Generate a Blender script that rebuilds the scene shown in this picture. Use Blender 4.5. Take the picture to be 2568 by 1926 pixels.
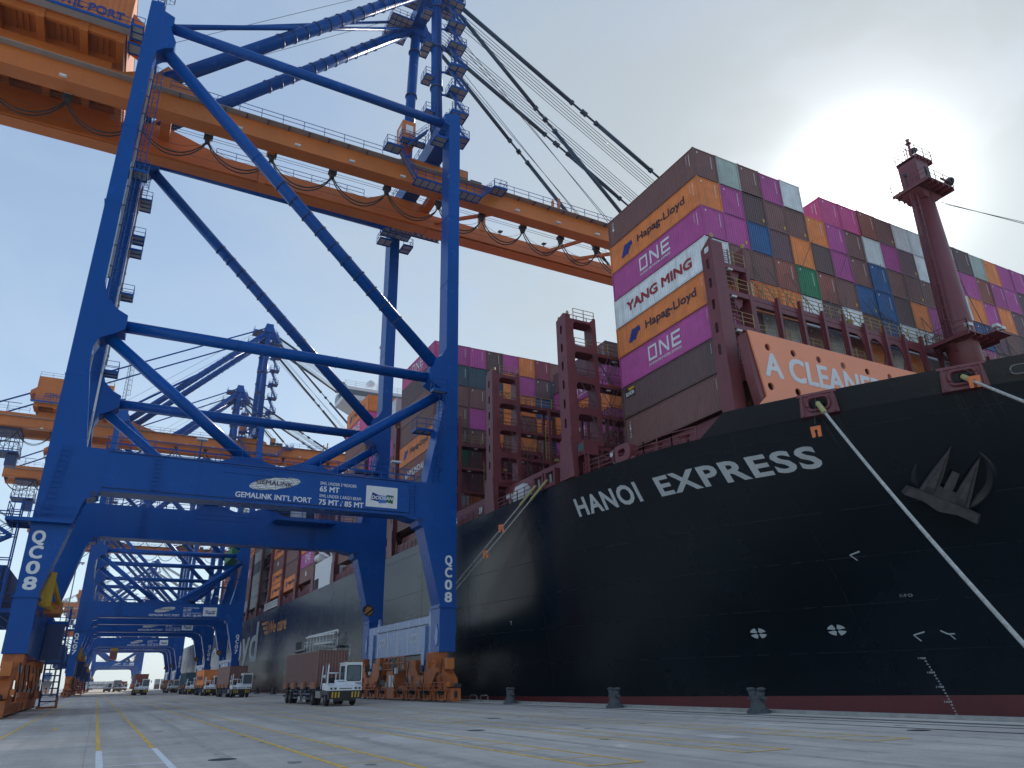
import bpy, math, random
from mathutils import Vector, Matrix
from mathutils.geometry import tessellate_polygon
random.seed(8)
R_ = math.radians
for o in list(bpy.data.objects): bpy.data.objects.remove(o)
scene = bpy.context.scene
COL = scene.collection

# ------------------------------------------------------------------ camera
cam_d = bpy.data.cameras.new('camera'); cam = bpy.data.objects.new('camera', cam_d); COL.objects.link(cam)
cam_d.sensor_width = 36.0; cam_d.lens = 1825.0 / 2568.0 * 36.0
cam_d.clip_start = 0.1; cam_d.clip_end = 20000
_r = Vector((0.88450773, -0.46605559, -0.02093493)); _u = Vector((-0.15749377, -0.34053881, 0.92694608)); _b = Vector((-0.43913756, -0.81659385, -0.37461006))
cam.matrix_world = Matrix(((_r.x, _u.x, _b.x, 0), (_r.y, _u.y, _b.y, 0), (_r.z, _u.z, _b.z, 1.7), (0, 0, 0, 1)))
scene.camera = cam

# ------------------------------------------------------------------ world, sun, exposure
SUN_EL, SUN_AZ = 31.9, 59.1
sd = Vector((math.sin(R_(SUN_AZ)) * math.cos(R_(SUN_EL)), math.cos(R_(SUN_AZ)) * math.cos(R_(SUN_EL)), math.sin(R_(SUN_EL))))
world = bpy.data.worlds.new('World'); scene.world = world; world.use_nodes = True
def build_world():
    nt = world.node_tree; N = nt.nodes; L = nt.links; N.clear()
    out = N.new('ShaderNodeOutputWorld'); bg = N.new('ShaderNodeBackground'); L.new(bg.outputs[0], out.inputs[0])
    sky = N.new('ShaderNodeTexSky'); sky.sky_type = 'NISHITA'; sky.sun_disc = False
    sky.sun_elevation = R_(SUN_EL); sky.sun_rotation = R_(SUN_AZ)
    sky.air_density = 1.0; sky.dust_density = 0.6; sky.ozone_density = 3.0; sky.altitude = 0
    bg.inputs[1].default_value = 0.12
    tc = N.new('ShaderNodeTexCoord')
    # thin veil of high cloud: brighter towards the sun, broken by soft noise
    nrm = N.new('ShaderNodeVectorMath'); nrm.operation = 'NORMALIZE'; L.new(tc.outputs['Generated'], nrm.inputs[0])
    dot = N.new('ShaderNodeVectorMath'); dot.operation = 'DOT_PRODUCT'; dot.inputs[1].default_value = sd; L.new(nrm.outputs[0], dot.inputs[0])
    def math_(op, a, b=None, clamp=False):
        m = N.new('ShaderNodeMath'); m.operation = op; m.use_clamp = clamp
        for i, s in enumerate((a, b)):
            if s is None: continue
            if isinstance(s, (int, float)): m.inputs[i].default_value = s
            else: L.new(s, m.inputs[i])
        return m.outputs[0]
    pos = math_('MAXIMUM', dot.outputs['Value'], 0.0)
    g1 = math_('MULTIPLY', math_('POWER', pos, 9.0), 0.35)
    g2 = math_('MULTIPLY', math_('POWER', pos, 75.0), 1.9)
    g3 = math_('MULTIPLY', math_('POWER', pos, 420.0), 12.0)
    glow = math_('ADD', math_('ADD', g1, g2), g3)
    mp = N.new('ShaderNodeMapping'); mp.inputs['Scale'].default_value = (1.6, 1.6, 4.2); L.new(nrm.outputs[0], mp.inputs[0])
    nz = N.new('ShaderNodeTexNoise'); nz.inputs['Scale'].default_value = 1.7; nz.inputs['Detail'].default_value = 7; nz.inputs['Roughness'].default_value = 0.55; nz.inputs['Distortion'].default_value = 0.6
    L.new(mp.outputs[0], nz.inputs['Vector'])
    rmp = N.new('ShaderNodeMapRange'); rmp.inputs['From Min'].default_value = 0.38; rmp.inputs['From Max'].default_value = 0.66
    rmp.inputs['To Min'].default_value = 0.54; rmp.inputs['To Max'].default_value = 0.84; L.new(nz.outputs[0], rmp.inputs[0])
    gl = N.new('ShaderNodeVectorMath'); gl.operation = 'SCALE'; gl.inputs[0].default_value = (1.0, 0.99, 0.94); L.new(glow, gl.inputs['Scale'])
    # the veil whitens and brightens towards the horizon
    sep = N.new('ShaderNodeSeparateXYZ'); L.new(nrm.outputs[0], sep.inputs[0])
    hz = math_('POWER', math_('SUBTRACT', 1.0, math_('MAXIMUM', sep.outputs['Z'], 0.0), True), 2.3)
    vb = N.new('ShaderNodeMix'); vb.data_type = 'RGBA'; L.new(hz, vb.inputs['Factor']); va = N.new('ShaderNodeMix'); va.data_type = 'RGBA'; L.new(math_('POWER', pos, 4.0), va.inputs['Factor']); va.inputs['A'].default_value = (2.1, 2.9, 4.1, 1); va.inputs['B'].default_value = (2.55, 2.8, 2.95, 1); L.new(va.outputs['Result'], vb.inputs['A']); vb.inputs['B'].default_value = (4.6, 5.5, 5.9, 1)
    col = N.new('ShaderNodeVectorMath'); col.operation = 'ADD'; L.new(gl.outputs[0], col.inputs[0]); L.new(vb.outputs['Result'], col.inputs[1])
    mix = N.new('ShaderNodeMix'); mix.data_type = 'RGBA'; L.new(math_('ADD', rmp.outputs[0], math_('MULTIPLY', math_('POWER', pos, 5.0), 0.38), True), mix.inputs['Factor']); L.new(sky.outputs[0], mix.inputs['A']); L.new(col.outputs[0], mix.inputs['B'])
    L.new(mix.outputs['Result'], bg.inputs[0])
build_world()
sun_d = bpy.data.lights.new('sun', 'SUN'); sun_d.energy = 2.6; sun_d.angle = R_(4.0); sun_d.color = (1.0, 0.94, 0.86)
sun = bpy.data.objects.new('sun', sun_d); COL.objects.link(sun)
sun.rotation_euler = sd.to_track_quat('Z', 'Y').to_euler(); sun.location = sd * 300
scene.view_settings.view_transform = 'Standard'; scene.view_settings.look = 'None'
scene.view_settings.exposure = 0.60; scene.view_settings.gamma = 1.0
scene.render.engine = 'CYCLES'

# ------------------------------------------------------------------ helpers
V = Vector
class MB:
    def __init__(s): s.v = []; s.f = []; s.sm = []
    def add(s, verts, faces, smooth=False):
        n = len(s.v); s.v += [tuple(p) for p in verts]
        for f in faces: s.f.append([i + n for i in f]); s.sm.append(smooth)
        return s
    def box(s, x0, x1, y0, y1, z0, z1):
        return s.add([(x0,y0,z0),(x1,y0,z0),(x1,y1,z0),(x0,y1,z0),(x0,y0,z1),(x1,y0,z1),(x1,y1,z1),(x0,y1,z1)],
                     [(0,3,2,1),(4,5,6,7),(0,1,5,4),(1,2,6,5),(2,3,7,6),(3,0,4,7)])
    def frame(s, p, q, up=None):
        p = V(p); q = V(q); d = (q - p).normalized()
        u = V(up) if up else V((0,0,1))
        if abs(d.dot(u)) > 0.98: u = V((0,1,0))
        a = d.cross(u).normalized(); b = a.cross(d).normalized()
        return p, q, a, b
    def beam(s, p, q, w, h, up=None):
        p, q, a, b = s.frame(p, q, up); a = a * w / 2; b = b * h / 2
        return s.add([p-a-b, p+a-b, p+a+b, p-a+b, q-a-b, q+a-b, q+a+b, q-a+b],
                     [(0,1,2,3),(7,6,5,4),(0,4,5,1),(1,5,6,2),(2,6,7,3),(3,7,4,0)])
    def tube(s, p, q, r, n=10, r2=None, caps=True):
        p, q, a, b = s.frame(p, q); r2 = r if r2 is None else r2
        vs = []
        for c, rr in ((p, r), (q, r2)):
            for i in range(n):
                t = 2 * math.pi * i / n; vs.append(c + a * (rr * math.cos(t)) + b * (rr * math.sin(t)))
        m = len(s.v); s.add(vs, [(i, (i+1) % n, n + (i+1) % n, n + i) for i in range(n)], True)
        if caps:
            s.f.append([m + i for i in range(n)][::-1]); s.sm.append(False)
            s.f.append([m + n + i for i in range(n)]); s.sm.append(False)
        return s
    def pipe(s, pts, r, n=6):
        pts = [V(p) for p in pts]; k = len(pts); vs = []
        for i, p in enumerate(pts):
            d = (pts[min(i+1, k-1)] - pts[max(i-1, 0)]).normalized()
            u = V((0,0,1)) if abs(d.z) < 0.95 else V((0,1,0))
            a = d.cross(u).normalized(); b = a.cross(d)
            for j in range(n):
                t = 2 * math.pi * j / n; vs.append(p + a * (r * math.cos(t)) + b * (r * math.sin(t)))
        fs = [(i*n+j, i*n+(j+1) % n, (i+1)*n+(j+1) % n, (i+1)*n+j) for i in range(k-1) for j in range(n)]
        return s.add(vs, fs, True)
    def prism(s, poly, plane, a0, a1, holes=()):
        mp = {'xz': lambda u, w, a: (u, a, w), 'yz': lambda u, w, a: (a, u, w), 'xy': lambda u, w, a: (u, w, a)}[plane]
        loops = [list(poly)] + [list(h) for h in holes]
        flat = [p for l in loops for p in l]; n = len(flat)
        tris = tessellate_polygon([[V((p[0], p[1], 0)) for p in l] for l in loops])
        vs = [mp(p[0], p[1], a0) for p in flat] + [mp(p[0], p[1], a1) for p in flat]
        fs = [tuple(t) for t in tris] + [tuple(i + n for i in reversed(t)) for t in tris]
        o = 0
        for l in loops:
            k = len(l)
            for i in range(k): fs.append((o+i, o+(i+1) % k, n+o+(i+1) % k, n+o+i))
            o += k
        return s.add(vs, fs)
    def rev(s, prof, c, n=16, axis='z'):
        vs = []
        for r, h in prof:
            for i in range(n):
                t = 2 * math.pi * i / n; a, b = r * math.cos(t), r * math.sin(t)
                vs.append({'z': (c[0]+a, c[1]+b, c[2]+h), 'x': (c[0]+h, c[1]+a, c[2]+b), 'y': (c[0]+a, c[1]+h, c[2]+b)}[axis])
        m = len(s.v)
        s.add(vs, [(i*n+j, i*n+(j+1) % n, (i+1)*n+(j+1) % n, (i+1)*n+j) for i in range(len(prof)-1) for j in range(n)], True)
        for row in (0, len(prof)-1):
            if prof[row][0] > 1e-4: s.f.append([m + row*n + j for j in range(n)]); s.sm.append(False)
        return s
    def mesh(s, name):
        me = bpy.data.meshes.new(name); me.from_pydata(s.v, [], s.f)
        me.polygons.foreach_set('use_smooth', s.sm); me.update(); return me
    def build(s, name, mat, parent=None, label=None):
        return link(name, s.mesh(name), mat, parent, label)
def link(name, me, mat, parent=None, label=None):
    if mat is not None and not me.materials: me.materials.append(mat)
    o = bpy.data.objects.new(name, me); COL.objects.link(o)
    if parent is not None: adopt(parent, o)
    if label: o['label'] = label
    return o
def adopt(parent, o): o.parent = parent; KIDS.setdefault(parent.name, []).append(o)
def empty(name, loc=(0,0,0), rz=0.0, label=None, cat=None, group=None):
    o = bpy.data.objects.new(name, None); COL.objects.link(o); o.location = loc; o.rotation_euler = (0, 0, rz)
    o.empty_display_size = 0.5
    return tag(o, label, cat, group)
def tag(o, label=None, cat=None, group=None, kind=None):
    if label: o['label'] = label
    if cat: o['category'] = cat
    if group: o['group'] = group
    if kind: o['kind'] = kind
    return o
KIDS = {}
def copy_tree(o, parent=None):
    c = o.copy(); COL.objects.link(c)
    if parent is not None: adopt(parent, c)
    for ch in list(KIDS.get(o.name, ())): copy_tree(ch, c)
    return c
def rrect(x0, x1, z0, z1, r, n=5):
    pts = []
    for cx, cz, a in ((x1-r, z1-r, 0), (x0+r, z1-r, 90), (x0+r, z0+r, 180), (x1-r, z0+r, 270)):
        for i in range(n + 1):
            t = R_(a + 90 * i / n); pts.append((cx + r * math.cos(t), cz + r * math.sin(t)))
    return pts
def circ(cx, cz, r, n=16, rz=None):
    return [(cx + r * math.cos(2*math.pi*i/n), cz + (rz or r) * math.sin(2*math.pi*i/n)) for i in range(n)]
# ---- lettering (flat print): 2-D text -> triangles, then mapped onto a surface
_TXT = {}
def text2d(s, bold=0.0, spacing=1.0, shear=0.0):
    key = (s, bold, spacing, shear)
    if key not in _TXT:
        cu = bpy.data.curves.new('t', 'FONT'); cu.body = s; cu.size = 1.0; cu.offset = bold; cu.space_character = spacing; cu.shear = shear; cu.resolution_u = 3
        ob = bpy.data.objects.new('t', cu); COL.objects.link(ob)
        dg = bpy.context.evaluated_depsgraph_get(); me = bpy.data.meshes.new_from_object(ob.evaluated_get(dg))
        vs = [(p.co.x, p.co.y) for p in me.vertices]; fs = [tuple(p.vertices) for p in me.polygons]
        bpy.data.objects.remove(ob); bpy.data.curves.remove(cu); bpy.data.meshes.remove(me)
        x0 = min(p[0] for p in vs); x1 = max(p[0] for p in vs)
        _TXT[key] = ([((p[0]-x0) / (x1-x0), p[1] / 0.69) for p in vs], fs)
    return _TXT[key]
def letter(name, s, mat, parent, org, u, w, width, height, bold=0.02, spacing=1.0, shear=0.0, fn=None, label=None):
    """width along u, cap height along w, baseline-left at org; fn maps (a,b) metres to a point instead."""
    vs, fs = text2d(s, bold if fn else 0.0, spacing, shear); org = V(org); u = V(u); w = V(w)
    if fn: return MB().add([fn(a * width, b * height) for a, b in vs], fs).build(name, mat, parent, label)
    mb = MB(); nrm = u.cross(w); extra = bold * height; k = 0
    for du, dw in ((0, 0), (-1, -.8), (1, .8), (-1, .8), (1, -.8), (-1, 0), (1, 0)) if extra else ((0, 0),):   # heavier weight: slightly shifted coats of paint, each 1.5 mm proud
        mb.add([org + u * (a * width + du * extra) + w * (b * height + dw * extra) + nrm * (.0015 * k) for a, b in vs], fs); k += 1
    return mb.build(name, mat, parent, label)
def flat(name, polys, mat, parent, org, u, w, label=None):
    org = V(org); u = V(u); w = V(w); mb = MB()
    for poly in polys:
        tris = tessellate_polygon([[V((p[0], p[1], 0)) for p in poly]])
        mb.add([org + u * p[0] + w * p[1] for p in poly], [tuple(t) for t in tris])
    return mb.build(name, mat, parent, label)
# ---- rails, ladders, platforms
def rail(name, pts, mat, parent, h=1.1, step=1.6, r=0.03, mids=2):
    mb = MB(); pts = [V(p) for p in pts]; up = V((0, 0, h))
    for a, b in zip(pts, pts[1:]):
        n = max(1, int(round((b-a).length / step)))
        for i in range(n + 1):
            p = a.lerp(b, i / n); mb.beam(p, p + up, r*2, r*2)
        for k in range(mids):
            z = V((0, 0, h * (1 - k / max(1, mids)))); mb.beam(a + z, b + z, r*1.7, r*1.7)
    return mb.build(name, mat, parent)
def ladder(name, p, q, mat, parent, w=0.5, side=(1,0,0), cage=None, r=0.03, step=0.35):
    mb = MB(); p = V(p); q = V(q); s = V(side).normalized() * w / 2; n = max(2, int((q-p).length / step))
    mb.beam(p - s, q - s, r*2, r*2, side); mb.beam(p + s, q + s, r*2, r*2, side)
    for i in range(1, n): c = p.lerp(q, i / n); mb.beam(c - s, c + s, r*1.3, r*1.3)
    if cage:
        c = V(cage); m = max(2, int((q-p).length / 1.2)); ring = []
        for i in range(1, m + 1):
            o = p.lerp(q, i / m)
            mb.pipe([o + s * (1.5 * math.cos(t)) + c * (0.75 * math.sin(t)) for t in [math.pi * j / 8 for j in range(9)]], r*0.9, 4)
        for j in (1, 3, 4, 5, 7):
            t = math.pi * j / 8; d = s * (1.5 * math.cos(t)) + c * (0.75 * math.sin(t))
            mb.beam(p.lerp(q, 1/m) + d, q + d, r*1.3, r*1.3)
    return mb.build(name, mat, parent)
def platform(x0, x1, y0, y1, z, parent, sides='nsew', beams=True):
    """grated platform with edge beams below and a handrail (n=+y s=-y e=+x w=-x)."""
    pl = MB().box(x0+.03, x1-.03, y0+.03, y1-.03, z-0.03, z).build('platform', M['grating'], parent)
    mb = MB()
    for x in (x0, x1): mb.box(x-.04, x+.04, y0-.04, y1+.04, z-.17, z+.08)
    for y in (y0, y1): mb.box(x0+.04, x1-.04, y-.04, y+.04, z-.17, z+.08)
    nx = max(1, int((x1-x0)/0.8)); ny = max(1, int((y1-y0)/0.8))
    for i in range(1, nx): x = x0 + (x1-x0)*i/nx; mb.box(x-.03, x+.03, y0+.04, y1-.04, z-.13, z-.035)
    for i in range(1, ny): y = y0 + (y1-y0)*i/ny; mb.box(x0+.04, x1-.04, y-.03, y+.03, z-.14, z-.036)
    mb.build('platform_frame', M['blue'], pl)
    seg = {'s': [(x0,y0,z),(x1,y0,z)], 'n': [(x0,y1,z),(x1,y1,z)], 'w': [(x0,y0,z),(x0,y1,z)], 'e': [(x1,y0,z),(x1,y1,z)]}
    for c in sides: rail('handrail', seg[c], M['blue'], pl, step=1.0, r=0.028)
    return pl
def stair(p, q, parent, w=0.7, side=(0,1,0), rails=True):
    p = V(p); q = V(q); s = V(side).normalized() * w / 2; mb = MB(); n = max(2, int(abs(q.z-p.z) / 0.25))
    mb.beam(p-s, q-s, .05, .2); mb.beam(p+s, q+s, .05, .2)
    st = mb.build('stair', M['blue'], parent)
    tr = MB()
    for i in range(1, n): c = p.lerp(q, i/n); d = V((q.x-p.x, q.y-p.y, 0)).normalized() * .13; tr.beam(c-s, c+s, .24, .03)
    tr.build('stair_treads', M['grating'], st)
    if rails:
        rb = MB(); u = V((0,0,1.0)); m = max(2, int((q-p).length/1.1))
        for k in (-1, 1):
            rb.beam(p+s*k+u, q+s*k+u, .045, .045); rb.beam(p+s*k+u*.5, q+s*k+u*.5, .035, .035)
            for i in range(m+1): c = p.lerp(q, i/m)+s*k; rb.beam(c, c+u, .04, .04)
        rb.build('stair_rail', M['blue'], st)
    return st

# ------------------------------------------------------------------ materials
M = {}
def mat(name, col, rough=0.5, metal=0.0, var=0.12, scale=0.6, streak=0.0, bump=0.0, objcol=False, dirt=None, spec=0.5, coat=0.0):
    m = bpy.data.materials.new(name); m.use_nodes = True; nt = m.node_tree; N = nt.nodes; L = nt.links
    b = N['Principled BSDF']; b.inputs['Roughness'].default_value = rough; b.inputs['Metallic'].default_value = metal
    b.inputs['Specular IOR Level'].default_value = spec
    if coat: b.inputs['Coat Weight'].default_value = coat
    tc = N.new('ShaderNodeTexCoord')
    if objcol:
        oi = N.new('ShaderNodeObjectInfo'); src = oi.outputs['Color']
        ad = N.new('ShaderNodeVectorMath'); ad.operation = 'ADD'; sc = N.new('ShaderNodeMath'); sc.operation = 'MULTIPLY'; sc.inputs[1].default_value = 97.0
        L.new(oi.outputs['Random'], sc.inputs[0]); L.new(tc.outputs['Object'], ad.inputs[0]); L.new(sc.outputs[0], ad.inputs[1]); co = ad.outputs[0]
    else:
        rgb = N.new('ShaderNodeRGB'); rgb.outputs[0].default_value = (*col, 1); src = rgb.outputs[0]; co = tc.outputs['Object']
    n1 = N.new('ShaderNodeTexNoise'); n1.inputs['Scale'].default_value = scale; n1.inputs['Detail'].default_value = 6; n1.inputs['Roughness'].default_value = 0.62; L.new(co, n1.inputs['Vector'])
    mr = N.new('ShaderNodeMapRange'); mr.inputs['From Min'].default_value = 0.3; mr.inputs['From Max'].default_value = 0.7; mr.inputs['To Min'].default_value = 1 - var; mr.inputs['To Max'].default_value = 1 + var; L.new(n1.outputs[0], mr.inputs[0])
    mul = N.new('ShaderNodeVectorMath'); mul.operation = 'SCALE'; L.new(src, mul.inputs[0]); L.new(mr.outputs[0], mul.inputs['Scale'])
    cur = mul.outputs[0]
    if streak:
        mp = N.new('ShaderNodeMapping'); mp.inputs['Scale'].default_value = (1.6, 1.6, 0.1); L.new(co, mp.inputs[0])
        n2 = N.new('ShaderNodeTexNoise'); n2.inputs['Scale'].default_value = 2.2; n2.inputs['Detail'].default_value = 5; L.new(mp.outputs[0], n2.inputs['Vector'])
        r2 = N.new('ShaderNodeMapRange'); r2.inputs['From Min'].default_value = 0.52; r2.inputs['From Max'].default_value = 0.78; r2.inputs['To Max'].default_value = streak; L.new(n2.outputs[0], r2.inputs[0])
        mx = N.new('ShaderNodeMix'); mx.data_type = 'RGBA'; L.new(r2.outputs[0], mx.inputs['Factor']); L.new(cur, mx.inputs['A']); mx.inputs['B'].default_value = (*(dirt or (0.10, 0.07, 0.05)), 1)
        cur = mx.outputs['Result']
    if dirt and not streak:
        n3 = N.new('ShaderNodeTexNoise'); n3.inputs['Scale'].default_value = scale * 2.6; n3.inputs['Detail'].default_value = 8; n3.inputs['Roughness'].default_value = 0.7; L.new(co, n3.inputs['Vector'])
        r3 = N.new('ShaderNodeMapRange'); r3.inputs['From Min'].default_value = 0.56; r3.inputs['From Max'].default_value = 0.75; r3.inputs['To Max'].default_value = 0.6; L.new(n3.outputs[0], r3.inputs[0])
        mx = N.new('ShaderNodeMix'); mx.data_type = 'RGBA'; L.new(r3.outputs[0], mx.inputs['Factor']); L.new(cur, mx.inputs['A']); mx.inputs['B'].default_value = (*dirt, 1); cur = mx.outputs['Result']
    L.new(cur, b.inputs['Base Color'])
    rr = N.new('ShaderNodeMapRange'); rr.inputs['To Min'].default_value = max(0.03, rough - 0.12); rr.inputs['To Max'].default_value = min(1, rough + 0.12); L.new(n1.outputs[0], rr.inputs[0]); L.new(rr.outputs[0], b.inputs['Roughness'])
    if bump:
        bp = N.new('ShaderNodeBump'); bp.inputs['Strength'].default_value = bump; bp.inputs['Distance'].default_value = 0.05; L.new(n1.outputs[0], bp.inputs['Height']); L.new(bp.outputs[0], b.inputs['Normal'])
    M[name] = m; return m
mat('blue', (0.0004, 0.070, 0.31), 0.25, var=0.10, scale=0.35, streak=0.15, dirt=(0.006, 0.055, 0.22), spec=0.2)
mat('blue_dark', (0.010, 0.035, 0.13), 0.45)
mat('blue_sky_sheen', (0.15, 0.25, 0.47), 0.27, var=0.12, streak=0.35, dirt=(0.2, 0.22, 0.27))  # crane blue lightened: grazing sky reflection painted into the base colour
mat('orange', (0.53, 0.152, 0.026), 0.45, var=0.12, scale=0.35, streak=0.25, dirt=(0.30, 0.09, 0.03))
mat('bogie', (0.44, 0.12, 0.03), 0.55, var=0.35, scale=1.6, dirt=(0.07, 0.032, 0.022))
mat('grating', (0.34, 0.35, 0.35), 0.6, metal=0.1)
mat('steel', (0.22, 0.22, 0.22), 0.45, metal=0.7, dirt=(0.10, 0.06, 0.04), scale=2)
mat('dark_steel', (0.035, 0.036, 0.04), 0.55, metal=0.2)
mat('cable', (0.012, 0.012, 0.014), 0.6)
mat('wire', (0.10, 0.105, 0.11), 0.5, metal=0.4)
mat('stay', (0.018, 0.045, 0.085), 0.5, var=0.15)
mat('white', (0.74, 0.75, 0.76), 0.5, var=0.08, scale=1.5)
mat('offwhite', (0.62, 0.64, 0.64), 0.5, var=0.12, streak=0.3, dirt=(0.3, 0.27, 0.22))
mat('yellow', (0.55, 0.33, 0.02), 0.5, var=0.15, scale=1.5)
mat('line_yellow', (0.80, 0.50, 0.10), 0.8, var=0.3, scale=3.0, dirt=(0.48, 0.40, 0.25))
mat('line_white', (0.85, 0.85, 0.83), 0.8, var=0.12, scale=3.0, dirt=(0.5, 0.5, 0.49))
mat('line_faint', (0.56, 0.53, 0.48), 0.85, var=0.2, scale=3.0, dirt=(0.43, 0.40, 0.37))
mat('navy_text', (0.012, 0.016, 0.05), 0.5)
mat('logo_blue', (0.01, 0.03, 0.22), 0.5)
mat('green', (0.02, 0.12, 0.03), 0.5)
mat('lightblue', (0.03, 0.16, 0.5), 0.5)
mat('red_text', (0.33, 0.02, 0.03), 0.5)
mat('hull', (0.0035, 0.0085, 0.014), 0.26, var=0.25, scale=0.12, streak=0.5, dirt=(0.014, 0.021, 0.028), bump=0.05)
mat('boot_red', (0.13, 0.018, 0.02), 0.5, var=0.2, scale=0.5, streak=0.4, dirt=(0.07, 0.02, 0.02))
mat('maroon', (0.17, 0.042, 0.05), 0.42, var=0.15, scale=0.8, streak=0.25, dirt=(0.05, 0.02, 0.02))
mat('salmon', (0.92, 0.34, 0.19), 0.6, var=0.05, scale=0.5)
mat('guard_orange', (0.75, 0.2, 0.06), 0.6)
mat('lash_yellow', (0.36, 0.26, 0.09), 0.5)
mat('rope', (0.47, 0.46, 0.42), 0.9, var=0.3, scale=5, dirt=(0.26, 0.24, 0.2), bump=0.6)
mat('chafe', (0.42, 0.38, 0.16), 0.85, var=0.2, scale=5)
mat('rubber', (0.015, 0.015, 0.016), 0.8, dirt=(0.05, 0.045, 0.04), scale=3)
mat('truck_white', (0.76, 0.77, 0.78), 0.3, var=0.05, scale=1.5)
mat('black_plastic', (0.012, 0.012, 0.013), 0.5)
mat('wood_block', (0.32, 0.14, 0.07), 0.7, var=0.2, scale=3)
mat('chassis_blue', (0.02, 0.045, 0.11), 0.5, dirt=(0.05, 0.04, 0.035), scale=2)
mat('bollard', (0.055, 0.062, 0.066), 0.6, var=0.3, scale=5, bump=0.3)
mat('anchor', (0.062, 0.058, 0.058), 0.6, var=0.35, scale=2.5, dirt=(0.085, 0.04, 0.022), bump=0.4)
mat('paint_mark', (0.50, 0.53, 0.54), 0.5, var=0.1, scale=1)
mat('wecare', (0.50, 0.20, 0.05), 0.5)
mat('container', (1, 1, 1), 0.5, var=0.16, scale=0.8, streak=0.42, dirt=(0.17, 0.105, 0.08), objcol=True, bump=0.12)
mat('seal', (0.02, 0.02, 0.02), 0.7)
mat('superstructure', (0.72, 0.74, 0.75), 0.5, var=0.06)
mat('lamp_head', (0.6, 0.62, 0.62), 0.3)
mat('concrete_curb', (0.33, 0.32, 0.30), 0.85, var=0.25, scale=1.5, bump=0.2)
def glass():
    m = bpy.data.materials.new('glass'); m.use_nodes = True; b = m.node_tree.nodes['Principled BSDF']
    b.inputs['Base Color'].default_value = (0.22, 0.29, 0.33, 1); b.inputs['Roughness'].default_value = 0.05; b.inputs['Transmission Weight'].default_value = 0.55; b.inputs['IOR'].default_value = 1.3
    M['glass'] = m
glass()
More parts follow.
